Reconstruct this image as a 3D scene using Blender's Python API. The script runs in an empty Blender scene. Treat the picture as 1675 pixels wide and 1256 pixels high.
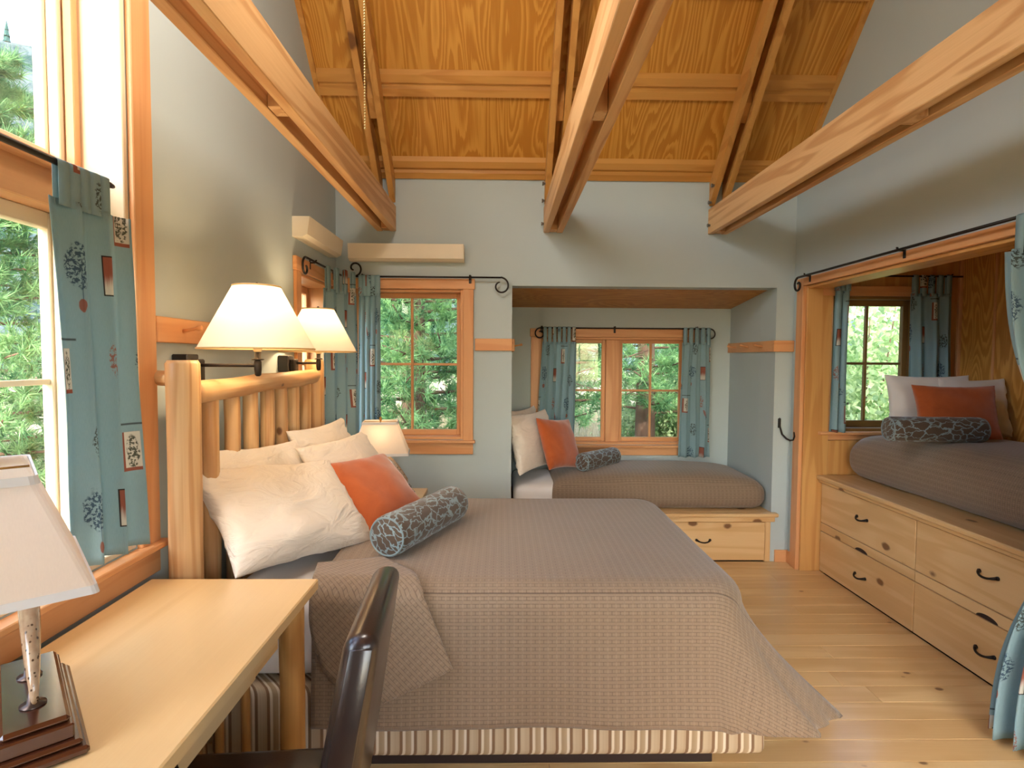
import bpy, bmesh, math, random
import numpy as np
from mathutils import Vector, Matrix, noise as mnoise

S = bpy.context.scene
COL = S.collection
R = math.radians
rng = random.Random(7)

# ------------------------------------------------------------------ camera
F_PX = 925.0
PITCH, YAW, ROLL = R(2.595), R(0.98), R(0.345)
cd = bpy.data.cameras.new('camera'); cam = bpy.data.objects.new('camera', cd); COL.objects.link(cam)
cd.sensor_fit = 'HORIZONTAL'; cd.sensor_width = 36.0; cd.lens = F_PX * 36.0 / 1675.0
cd.clip_start = 0.05; cd.clip_end = 2000
_f = Vector((math.sin(YAW) * math.cos(PITCH), math.cos(YAW) * math.cos(PITCH), -math.sin(PITCH)))
_r = Vector((math.cos(YAW), -math.sin(YAW), 0)); _u = _r.cross(_f)
_rr = math.cos(ROLL) * _r + math.sin(ROLL) * _u; _uu = -math.sin(ROLL) * _r + math.cos(ROLL) * _u
cam.matrix_world = Matrix(((_rr.x, _uu.x, -_f.x, 0), (_rr.y, _uu.y, -_f.y, 0), (_rr.z, _uu.z, -_f.z, 1.5), (0, 0, 0, 1)))
S.camera = cam

# ------------------------------------------------------------------ world, sun, exposure
W = bpy.data.worlds.new('sky'); S.world = W; W.use_nodes = True
wn = W.node_tree.nodes; wl = W.node_tree.links; wn.clear()
sky = wn.new('ShaderNodeTexSky'); sky.sky_type = 'NISHITA'; sky.sun_disc = False
sky.sun_elevation = R(38); sky.sun_rotation = R(188); sky.air_density = 1.0; sky.dust_density = 2.2; sky.ozone_density = 1.0
bg = wn.new('ShaderNodeBackground'); bg.inputs[1].default_value = 0.95
wo = wn.new('ShaderNodeOutputWorld'); wl.new(sky.outputs[0], bg.inputs[0]); wl.new(bg.outputs[0], wo.inputs[0])
sl = bpy.data.lights.new('sun', 'SUN'); sl.energy = 2.6; sl.angle = R(0.6); sl.color = (1.0, 0.95, 0.87)
sun = bpy.data.objects.new('sun', sl); COL.objects.link(sun)
sun.rotation_euler = Vector((0.11, 0.80, -0.59)).to_track_quat('-Z', 'Y').to_euler()
vs = S.view_settings; vs.view_transform = 'Standard'; vs.look = 'None'; vs.gamma = 1.0; vs.use_curve_mapping = False
vs.exposure = 0.95
FAN_FILL_W, LAMP_W, NIGHT_W = 30.0, 5.5, 0.6
try:
    S.cycles.max_bounces = 8; S.cycles.diffuse_bounces = 4; S.cycles.glossy_bounces = 2; S.cycles.transparent_max_bounces = 12; S.cycles.adaptive_threshold = 0.05; S.cycles.sample_clamp_indirect = 6.0
except Exception:
    pass

# ------------------------------------------------------------------ shader helpers
def hx(r, g, b, k=1.0):
    def f(c):
        c /= 255.0
        return (c / 12.92 if c <= 0.04045 else ((c + 0.055) / 1.055) ** 2.4) * k
    return (f(r), f(g), f(b), 1.0)

class NT:
    """small writer for node trees"""
    def __init__(s, name):
        s.m = bpy.data.materials.new(name); s.m.use_nodes = True
        s.t = s.m.node_tree; s.n = s.t.nodes; s.l = s.t.links; s.n.clear()
        s.out = s.n.new('ShaderNodeOutputMaterial')
    def put(s, sock, v):
        if hasattr(v, 'is_output'): s.l.new(v, sock)
        else: sock.default_value = v
    def math(s, op, a, b=0.0, c=None):
        n = s.n.new('ShaderNodeMath'); n.operation = op
        s.put(n.inputs[0], a); s.put(n.inputs[1], b)
        if c is not None: s.put(n.inputs[2], c)
        return n.outputs[0]
    def vmath(s, op, a, b):
        n = s.n.new('ShaderNodeVectorMath'); n.operation = op
        s.put(n.inputs[0], a); s.put(n.inputs[1], b); return n.outputs[0]
    def mix(s, f, a, b, blend='MIX'):
        n = s.n.new('ShaderNodeMix'); n.data_type = 'RGBA'; n.blend_type = blend
        s.put(n.inputs[0], f); s.put(n.inputs[6], a); s.put(n.inputs[7], b); return n.outputs[2]
    def noise(s, vec, scale, detail=3.0, rough=0.5, dist=0.0):
        n = s.n.new('ShaderNodeTexNoise'); s.put(n.inputs['Vector'], vec)
        n.inputs['Scale'].default_value = scale; n.inputs['Detail'].default_value = detail
        n.inputs['Roughness'].default_value = rough; n.inputs['Distortion'].default_value = dist
        return n.outputs[0]
    def vor(s, vec, scale, feature='F1', out=0):
        n = s.n.new('ShaderNodeTexVoronoi'); n.feature = feature; s.put(n.inputs['Vector'], vec)
        n.inputs['Scale'].default_value = scale; return n.outputs[out]
    def coord(s, which='Object'):
        n = s.n.new('ShaderNodeTexCoord'); return n.outputs[which]
    def rand(s):
        return s.n.new('ShaderNodeObjectInfo').outputs['Random']
    def mapping(s, vec, scale=(1, 1, 1), loc=(0, 0, 0), rot=(0, 0, 0)):
        n = s.n.new('ShaderNodeMapping'); s.put(n.inputs[0], vec)
        n.inputs['Scale'].default_value = scale; n.inputs['Location'].default_value = loc; n.inputs['Rotation'].default_value = rot
        return n.outputs[0]
    def ramp(s, f, stops):
        n = s.n.new('ShaderNodeValToRGB'); s.put(n.inputs[0], f); e = n.color_ramp.elements
        while len(e) < len(stops): e.new(0.5)
        for i, (p, c) in enumerate(stops):
            e[i].position = p; e[i].color = c if len(c) == 4 else (*c, 1)
        return n.outputs[0]
    def sstep(s, x, a, b):
        n = s.n.new('ShaderNodeMapRange'); n.interpolation_type = 'SMOOTHSTEP'
        s.put(n.inputs[0], x); n.inputs[1].default_value = a; n.inputs[2].default_value = b
        n.inputs[3].default_value = 0; n.inputs[4].default_value = 1; return n.outputs[0]
    def sep(s, v):
        n = s.n.new('ShaderNodeSeparateXYZ'); s.put(n.inputs[0], v); return n.outputs
    def comb(s, x, y, z):
        n = s.n.new('ShaderNodeCombineXYZ'); s.put(n.inputs[0], x); s.put(n.inputs[1], y); s.put(n.inputs[2], z); return n.outputs[0]
    def bump(s, h, strength=0.2, dist=0.01):
        n = s.n.new('ShaderNodeBump'); s.put(n.inputs['Height'], h)
        n.inputs['Strength'].default_value = strength; n.inputs['Distance'].default_value = dist; return n.outputs[0]
    def bsdf(s, color, rough=0.5, metal=0.0, spec=0.5, normal=None, sheen=0.0, coat=0.0, trans=0.0):
        n = s.n.new('ShaderNodeBsdfPrincipled'); s.put(n.inputs['Base Color'], color); s.put(n.inputs['Roughness'], rough)
        n.inputs['Metallic'].default_value = metal; n.inputs['Specular IOR Level'].default_value = spec
        n.inputs['Sheen Weight'].default_value = sheen; n.inputs['Coat Weight'].default_value = coat; n.inputs['Coat Roughness'].default_value = 0.12
        n.inputs['Transmission Weight'].default_value = trans
        if normal is not None: s.l.new(normal, n.inputs['Normal'])
        s.bs = n
        s.l.new(n.outputs[0], s.out.inputs[0]); return s.m
    def randvec(s, v, k=1.0):
        r = s.rand()
        return s.vmath('ADD', v, s.comb(s.math('MULTIPLY', r, 17.3 * k), s.math('MULTIPLY', r, 31.7 * k), s.math('MULTIPLY', r, 11.9 * k)))

MATS = {}
def plain(name, c, rough=0.5, metal=0.0, spec=0.5, sheen=0.0, coat=0.0, var=0.06, bscale=0, bstr=0.1):
    if name in MATS: return MATS[name]
    t = NT(name); v = t.coord(); n = t.noise(v, 6.0, 3)
    d = tuple(x * (1 - var * 2) for x in c[:3]) + (1,)
    col = t.mix(n, d, c)
    nm = t.bump(t.noise(v, bscale, 2), bstr, 0.004) if bscale else None
    MATS[name] = t.bsdf(col, rough, metal, spec, nm, sheen, coat); return MATS[name]

def wood(name, light, dark, axis, rough=0.45, knots=0.0, ring=26.0, tight=1.0, spec=0.35, coat=0.0, amt=0.75, tone=0.18):
    """boards with grain along one axis"""
    key = name + '_' + axis
    if key in MATS: return MATS[key]
    t = NT(key); v = t.randvec(t.coord())
    a = 'xyz'.index(axis)
    sc = [5.0 * tight] * 3; sc[a] = 0.55
    g = t.mapping(v, tuple(sc))
    n1 = t.noise(g, 1.0, 2.0, 0.45, 0.6)
    line = t.math('SINE', t.math('MULTIPLY', n1, ring))
    line = t.sstep(line, -0.2, 1.0)
    sc2 = [150.0] * 3; sc2[a] = 4.0
    fine = t.noise(t.mapping(v, tuple(sc2)), 1.0, 2.0, 0.5)
    fac = t.math('MULTIPLY', t.math('ADD', t.math('MULTIPLY', line, 0.62), t.math('MULTIPLY', fine, 0.42)), amt)
    col = t.mix(fac, light, dark)
    col = t.mix(t.math('MULTIPLY', t.rand(), tone), col, dark)
    if knots:
        sk = [1.0] * 3; sk[a] = 0.62
        kv = t.mapping(v, tuple(sk))
        n = t.n.new('ShaderNodeTexVoronoi'); t.put(n.inputs['Vector'], kv); n.inputs['Scale'].default_value = knots
        keep = t.math('GREATER_THAN', t.sep(n.outputs['Color'])[0], 0.35)
        dk = t.math('ADD', n.outputs['Distance'], t.math('MULTIPLY', t.noise(v, 40, 1), 0.03))
        k1 = t.math('MULTIPLY', t.math('SUBTRACT', 1.0, t.sstep(dk, 0.085, 0.14)), keep)
        halo = t.math('MULTIPLY', t.math('SUBTRACT', 1.0, t.sstep(dk, 0.12, 0.42)), keep)
        col = t.mix(t.math('MULTIPLY', halo, 0.35), col, dark)
        col = t.mix(t.math('MULTIPLY', k1, 0.85), col, hx(92, 52, 24))
    MATS[key] = t.bsdf(col, rough, 0, spec, t.bump(t.math('ADD', fine, t.math('MULTIPLY', line, 0.5)), 0.08, 0.002), 0, coat)
    return MATS[key]

def plywood(name, light, dark, along, across, rough=0.42):
    """rotary cut fir plywood, flame figure"""
    if name in MATS: return MATS[name]
    t = NT(name); v = t.randvec(t.coord())
    x = t.sep(v)
    p = t.comb(t.math('MULTIPLY', x['xyz'.index(across)], 4.6), t.math('MULTIPLY', x['xyz'.index(along)], 0.8), t.math('MULTIPLY', t.rand(), 40.0))
    big = t.noise(p, 1.15, 1.2, 0.4, 0.35)
    jag = t.noise(t.comb(t.math('MULTIPLY', x['xyz'.index(across)], 110.0), t.math('MULTIPLY', x['xyz'.index(along)], 6.0), 0.0), 1.0, 1.0)
    q = t.math('ADD', t.math('MULTIPLY', big, 21.0), t.math('MULTIPLY', jag, 0.55))
    fr = t.math('FRACT', q)
    band = t.math('MULTIPLY', t.sstep(fr, 0.08, 0.62), t.math('SUBTRACT', 1.0, t.sstep(fr, 0.86, 0.99)))
    fine = t.noise(t.comb(t.math('MULTIPLY', x['xyz'.index(across)], 260.0), t.math('MULTIPLY', x['xyz'.index(along)], 9.0), 3.0), 1.0, 2.0)
    col = t.mix(t.math('ADD', t.math('MULTIPLY', band, 0.8), t.math('MULTIPLY', fine, 0.25)), light, dark)
    col = t.mix(t.math('MULTIPLY', t.noise(p, 0.6, 2), 0.35), col, dark)
    MATS[name] = t.bsdf(col, rough, 0, 0.35, t.bump(fine, 0.06, 0.001)); return MATS[name]

# ------------------------------------------------------------------ mesh helpers
WL = {}   # world location of every parent
def empty(name, loc=(0, 0, 0), label=None, cat=None, group=None, kind=None):
    o = bpy.data.objects.new(name, None); COL.objects.link(o); o.location = loc; o.empty_display_size = 0.1
    WL[o] = Vector(loc); tag(o, label, cat, group, kind); return o
def tag(o, label=None, cat=None, group=None, kind=None):
    if label: o['label'] = label
    if cat: o['category'] = cat
    if group: o['group'] = group
    if kind: o['kind'] = kind
    return o
def mk(name, V, Fc, mat, parent=None, smooth=False, uv=None, label=None, cat=None, group=None, kind=None):
    V = np.asarray(V, dtype=float).reshape(-1, 3)
    if parent is not None:
        loc = Vector((0, 0, 0)); base = WL.get(parent, Vector((0, 0, 0)))
        off = np.array(base)
    else:
        off = np.array([(V[:, 0].min() + V[:, 0].max()) / 2, (V[:, 1].min() + V[:, 1].max()) / 2, V[:, 2].min()])
        loc = Vector(off)
    me = bpy.data.meshes.new(name); me.from_pydata((V - off).tolist(), [], [list(map(int, f)) for f in Fc]); me.validate()
    if smooth: me.shade_smooth()
    if mat is not None: me.materials.append(mat)
    if uv is not None:
        ul = me.uv_layers.new(name='UVMap'); UV = np.asarray(uv, dtype=np.float32)
        idx = np.zeros(len(me.loops), dtype=np.int32); me.loops.foreach_get('vertex_index', idx)
        ul.data.foreach_set('uv', UV[idx].ravel())
    o = bpy.data.objects.new(name, me); COL.objects.link(o); o.location = loc
    if parent is not None: o.parent = parent
    WL[o] = Vector(off)
    return tag(o, label, cat, group, kind)

def boxvf(x0, x1, y0, y1, z0, z1, bev=0.0, seg=1):
    bm = bmesh.new(); bmesh.ops.create_cube(bm, size=1.0)
    for v in bm.verts:
        v.co = Vector(((x0 + x1) / 2 + v.co.x * (x1 - x0), (y0 + y1) / 2 + v.co.y * (y1 - y0), (z0 + z1) / 2 + v.co.z * (z1 - z0)))
    if bev > 0: bmesh.ops.bevel(bm, geom=list(bm.edges), offset=min(bev, 0.45 * min(x1 - x0, y1 - y0, z1 - z0)), segments=seg, profile=0.5, affect='EDGES')
    bm.verts.index_update(); bm.normal_update()
    V = [tuple(v.co) for v in bm.verts]; Fc = [[v.index for v in f.verts] for f in bm.faces]; bm.free()
    return V, Fc
def box(name, x0, x1, y0, y1, z0, z1, mat, parent=None, bev=0.003, seg=1, rot=None, piv=None, smooth=False, **k):
    if x0 > x1: x0, x1 = x1, x0
    if y0 > y1: y0, y1 = y1, y0
    if z0 > z1: z0, z1 = z1, z0
    V, Fc = boxvf(x0, x1, y0, y1, z0, z1, bev, seg)
    if rot is not None:
        p = Vector(piv if piv else ((x0 + x1) / 2, (y0 + y1) / 2, (z0 + z1) / 2))
        V = [tuple(p + rot @ (Vector(v) - p)) for v in V]
    return mk(name, V, Fc, mat, parent, smooth, **k)

def tubevf(pts, rad, n=8, cap=True):
    P = [Vector(p) for p in pts]; m = len(P)
    rad = [rad] * m if not hasattr(rad, '__len__') else rad
    T = []
    for i in range(m):
        a = P[max(0, i - 1)]; b = P[min(m - 1, i + 1)]; T.append((b - a).normalized())
    nrm = T[0].orthogonal().normalized(); V = []; Fc = []
    for i in range(m):
        nrm = (nrm - T[i] * nrm.dot(T[i])).normalized(); bi = T[i].cross(nrm)
        for j in range(n):
            a = 2 * math.pi * j / n
            V.append(tuple(P[i] + (nrm * math.cos(a) + bi * math.sin(a)) * rad[i]))
    for i in range(m - 1):
        for j in range(n):
            Fc.append((i * n + j, i * n + (j + 1) % n, (i + 1) * n + (j + 1) % n, (i + 1) * n + j))
    if cap:
        Fc.append(tuple(range(n - 1, -1, -1))); Fc.append(tuple((m - 1) * n + j for j in range(n)))
    return V, Fc
def tube(name, pts, rad, mat, parent=None, n=8, smooth=True, **k):
    V, Fc = tubevf(pts, rad, n); return mk(name, V, Fc, mat, parent, smooth, **k)
def lathe(name, prof, c, mat, parent=None, n=24, smooth=True, axis='z', cap=True, **k):
    V = []; Fc = []
    for (r, h) in prof:
        for j in range(n):
            a = 2 * math.pi * j / n; u, w = r * math.cos(a), r * math.sin(a)
            V.append({'z': (c[0] + u, c[1] + w, c[2] + h), 'x': (c[0] + h, c[1] + u, c[2] + w), 'y': (c[0] + w, c[1] + h, c[2] + u)}[axis])
    for i in range(len(prof) - 1):
        for j in range(n): Fc.append((i * n + j, i * n + (j + 1) % n, (i + 1) * n + (j + 1) % n, (i + 1) * n + j))
    if cap: Fc.append(tuple(range(n - 1, -1, -1))); Fc.append(tuple((len(prof) - 1) * n + j for j in range(n)))
    return mk(name, V, Fc, mat, parent, smooth, **k)
def log(name, a, b, r, mat, parent=None, seed=0, n=18, m=14, taper=0.0, wob=0.05, ends=0.5, **k):
    """peeled log between two points"""
    a, b = Vector(a), Vector(b); d = b - a; L = d.length; t = d.normalized(); u = t.orthogonal().normalized(); w = t.cross(u)
    V = []; Fc = []
    st = [0, 0.012 / L] + [i / m for i in range(1, m)] + [1 - 0.012 / L, 1]
    for i, s in enumerate(st):
        rr = r * (1 - taper * s) * (0.86 if i in (0, len(st) - 1) else 1.0)
        c = a + d * s + (u * mnoise.noise((seed, s * 3, 0)) + w * mnoise.noise((seed, s * 3, 9))) * r * wob * 2
        for j in range(n):
            an = 2 * math.pi * j / n
            k2 = 1 + wob * mnoise.noise((seed + 2 * math.cos(an), s * L * 4, 2 * math.sin(an)))
            V.append(tuple(c + (u * math.cos(an) + w * math.sin(an)) * rr * k2))
    for i in range(len(st) - 1):
        for j in range(n): Fc.append((i * n + j, i * n + (j + 1) % n, (i + 1) * n + (j + 1) % n, (i + 1) * n + j))
    Fc.append(tuple(range(n - 1, -1, -1))); Fc.append(tuple((len(st) - 1) * n + j for j in range(n)))
    return mk(name, V, Fc, mat, parent, True, **k)

def panel_wall(name, plane, at, thick, rects, holes, mat, kind='structure', top=None):
    """wall slab in plane 'x'|'y' at coordinate `at`, grown by thick (signed); rects/holes = (a0,a1,z0,z1)"""
    A = sorted({round(v, 4) for r in rects + holes for v in r[:2]}); Z = sorted({round(v, 4) for r in rects + holes for v in r[2:]})
    cell = {}
    for i in range(len(A) - 1):
        for j in range(len(Z) - 1):
            ca, cz = (A[i] + A[i + 1]) / 2, (Z[j] + Z[j + 1]) / 2
            ins = any(r[0] < ca < r[1] and r[2] < cz < r[3] for r in rects); out = any(h[0] < ca < h[1] and h[2] < cz < h[3] for h in holes)
            cell[i, j] = ins and not out
    V = []; idx = {}; Fc = []
    def vid(i, j, s):
        if (i, j, s) not in idx:
            c = at + (thick if s else 0)
            idx[i, j, s] = len(V); V.append((c, A[i], Z[j]) if plane == 'x' else (A[i], c, Z[j]))
        return idx[i, j, s]
    for (i, j), on in cell.items():
        if not on: continue
        q = [(i, j), (i + 1, j), (i + 1, j + 1), (i, j + 1)]
        Fc.append([vid(*p, 0) for p in q]); Fc.append([vid(*p, 1) for p in reversed(q)])
        for k, (di, dj) in enumerate(((0, -1), (1, 0), (0, 1), (-1, 0))):
            if not cell.get((i + di, j + dj), False):
                p, r = q[k], q[(k + 1) % 4]
                Fc.append([vid(*r, 0), vid(*p, 0), vid(*p, 1), vid(*r, 1)])
    o = mk(name, V, Fc, mat, None, False, kind=kind)
    bm = bmesh.new(); bm.from_mesh(o.data); bmesh.ops.recalc_face_normals(bm, faces=bm.faces); bm.to_mesh(o.data); bm.free()
    return o

def copy_tree(o, parent=None):
    c = o.copy(); COL.objects.link(c); c.parent = parent; WL[c] = WL.get(o, Vector((0, 0, 0))).copy()
    for ch in o.children: copy_tree(ch, c)
    return c

# ------------------------------------------------------------------ materials
wallm = None
t = NT('painted_plaster'); v = t.coord(); n = t.noise(v, 90, 3, 0.6)
wallm = t.bsdf(t.mix(t.noise(v, 2.0, 2), hx(180, 192, 191), hx(186, 198, 197)), 0.75, 0, 0.25, t.bump(n, 0.12, 0.002)); MATS['wall'] = wallm
TRIM = (hx(226, 170, 118), hx(204, 138, 84))
BEAM = (hx(226, 184, 130), hx(176, 118, 64))
PINE = (hx(226, 192, 140), hx(204, 160, 104))
FLOORC = (hx(232, 202, 150), hx(196, 154, 100))
LOGC = (hx(226, 188, 138), hx(186, 132, 80))
def trimw(a): return wood('fir_trim', *TRIM, a, ring=20, tight=1.6, rough=0.4)
def beamw(a): return wood('fir_beam', *BEAM, a, knots=2.4, ring=24, tight=1.5, rough=0.5)
def purl(a): return wood('fir_purlin', hx(210, 156, 82), hx(178, 118, 52), a, ring=22, tight=1.5)
def raftw(a): return wood('fir_rafter', hx(210, 156, 84), hx(178, 120, 56), a, knots=2.4, ring=24, rough=0.5)
def pinew(a): return wood('knotty_pine', *PINE, a, knots=4.6, ring=16, tight=1.7, amt=0.75, rough=0.38, coat=0.15)
def ambw(a): return wood('amber_fir', hx(220, 170, 104), hx(186, 126, 62), a, knots=2.0, ring=20, tight=1.6, rough=0.4)
def logw(a): return wood('peeled_log', *LOGC, a, knots=7.0, ring=18, tight=3.0, amt=0.9, rough=0.42)
iron = plain('wrought_iron', hx(52, 46, 42), 0.45, 0.7, 0.5, var=0.1)
steel = plain('galvanised_steel', hx(140, 140, 135), 0.35, 0.9)
white_linen = plain('white_linen', hx(236, 232, 226), 0.85, sheen=0.2, bscale=250, bstr=0.05)
t = NT('pillow_cotton'); v = t.randvec(t.coord()); n = t.noise(t.mapping(v, (3.0, 3.0, 7.0)), 2.2, 3, 0.55, 1.2); n2 = t.noise(v, 300, 2)
MATS['pillow_cotton'] = t.bsdf(t.mix(n, hx(230, 217, 200), hx(240, 229, 213)), 0.85, 0, 0.25, t.bump(t.math('ADD', n, t.math('MULTIPLY', n2, 0.03)), 0.55, 0.03), sheen=0.25)
pillow_linen = plain('pillow_cotton', hx(236, 224, 208), 0.85, sheen=0.25, bscale=300, bstr=0.04)
mount_white = plain('cream_metal', hx(238, 226, 200), 0.5)
black_leather = plain('espresso_leather', hx(44, 30, 26), 0.28, spec=0.6, coat=0.25, bscale=220, bstr=0.06)
dark_wood = plain('walnut_stain', hx(78, 40, 22), 0.25, spec=0.6, coat=0.6)
black_plastic = plain('black_plastic', hx(40, 36, 34), 0.4)
brass = plain('antique_brass', hx(168, 132, 74), 0.35, 0.9)
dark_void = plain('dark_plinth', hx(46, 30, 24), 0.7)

t = NT('orange_velvet'); v = t.coord(); n = t.noise(v, 9, 4, 0.6, 0.6)
velvet = t.bsdf(t.mix(n, hx(150, 68, 26), hx(198, 102, 50)), 0.8, 0, 0.2, t.bump(t.noise(v, 160, 2), 0.1, 0.002), sheen=0.6)

def quilt_mat():
    t = NT('brown_basketweave_quilt'); uv = t.coord('UV')
    n = t.n.new('ShaderNodeTexBrick'); t.put(n.inputs['Vector'], uv)
    n.offset = 0.5; n.inputs['Scale'].default_value = 1.0; n.inputs['Brick Width'].default_value = 0.030; n.inputs['Row Height'].default_value = 0.0125
    n.inputs['Mortar Size'].default_value = 0.0016; n.inputs['Mortar Smooth'].default_value = 0.6
    n.inputs['Color1'].default_value = (1, 1, 1, 1); n.inputs['Color2'].default_value = (0.86, 0.86, 0.86, 1); n.inputs['Mortar'].default_value = (0, 0, 0, 1)
    s = t.sep(uv)
    bar = t.math('ABSOLUTE', t.math('SUBTRACT', t.math('FRACT', t.math('DIVIDE', s[0], 0.030)), 0.5))
    barm = t.math('SUBTRACT', 1.0, t.sstep(bar, 0.05, 0.13))
    h = t.math('MAXIMUM', t.sep(n.outputs[0])[0], 0.0)
    h2 = t.math('ADD', h, t.math('MULTIPLY', barm, 0.5))
    base = t.mix(t.noise(uv, 3, 2), hx(134, 114, 93), hx(144, 123, 100))
    col = t.mix(t.math('MULTIPLY', t.math('SUBTRACT', 1.0, h), 0.55), base, hx(84, 66, 52))
    col = t.mix(t.math('MULTIPLY', barm, 0.2), col, hx(172, 150, 126))
    seam = t.math('SUBTRACT', 1.0, t.sstep(t.math('ABSOLUTE', t.math('SUBTRACT', s[1], 1.962)), 0.0012, 0.004))
    col = t.mix(t.math('MULTIPLY', seam, 0.6), col, hx(84, 66, 52))
    m = t.bsdf(col, 0.75, 0, 0.25, t.bump(t.math('SUBTRACT', h2, t.math('MULTIPLY', seam, 1.5)), 0.45, 0.003), sheen=0.25); return m
quilt = quilt_mat()

t = NT('striped_ticking'); x = t.sep(t.coord()); s_ = t.math('ADD', x[0], x[1])
f1 = t.math('FRACT', t.math('MULTIPLY', s_, 1 / 0.092)); f2 = t.noise(t.comb(t.math('MULTIPLY', s_, 130.0), 0.0, 0.0), 1.0, 1)
c = t.ramp(f1, [(0, hx(120, 92, 68)), (0.10, hx(120, 92, 68)), (0.13, hx(226, 214, 190)), (0.2, hx(226, 214, 190)), (0.24, hx(160, 138, 108)), (0.42, hx(178, 158, 128)), (0.45, hx(228, 218, 198)), (0.52, hx(228, 218, 198)), (0.55, hx(110, 84, 62)), (0.63, hx(110, 84, 62)), (0.68, hx(196, 180, 152)), (1.0, hx(180, 160, 132))])
ticking = t.bsdf(t.mix(t.math('MULTIPLY', f2, 0.55), c, hx(150, 124, 96)), 0.8, 0, 0.2)

t = NT('bolster_brocade'); uv = t.coord('UV')
wv = t.vmath('ADD', uv, t.comb(t.math('MULTIPLY', t.noise(uv, 26, 2), 0.05), t.math('MULTIPLY', t.noise(uv, 19, 2), 0.04), 0.0))
e1 = t.vor(t.mapping(wv, (1, 0.5, 1), rot=(0, 0, 0.6)), 30, 'DISTANCE_TO_EDGE')
e2 = t.vor(wv, 60, 'F1')
ln = t.math('SUBTRACT', 1.0, t.sstep(e1, 0.025, 0.075)); dots = t.math('MULTIPLY', t.math('SUBTRACT', 1.0, t.sstep(e2, 0.2, 0.3)), t.math('SUBTRACT', 1.0, t.sstep(e1, 0.06, 0.14)))
pat = t.math('MAXIMUM', ln, dots)
brocade = t.bsdf(t.mix(t.math('MULTIPLY', pat, 0.8), hx(80, 64, 50), hx(136, 160, 166)), 0.65, 0, 0.35, t.bump(pat, 0.2, 0.002), sheen=0.3)

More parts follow.
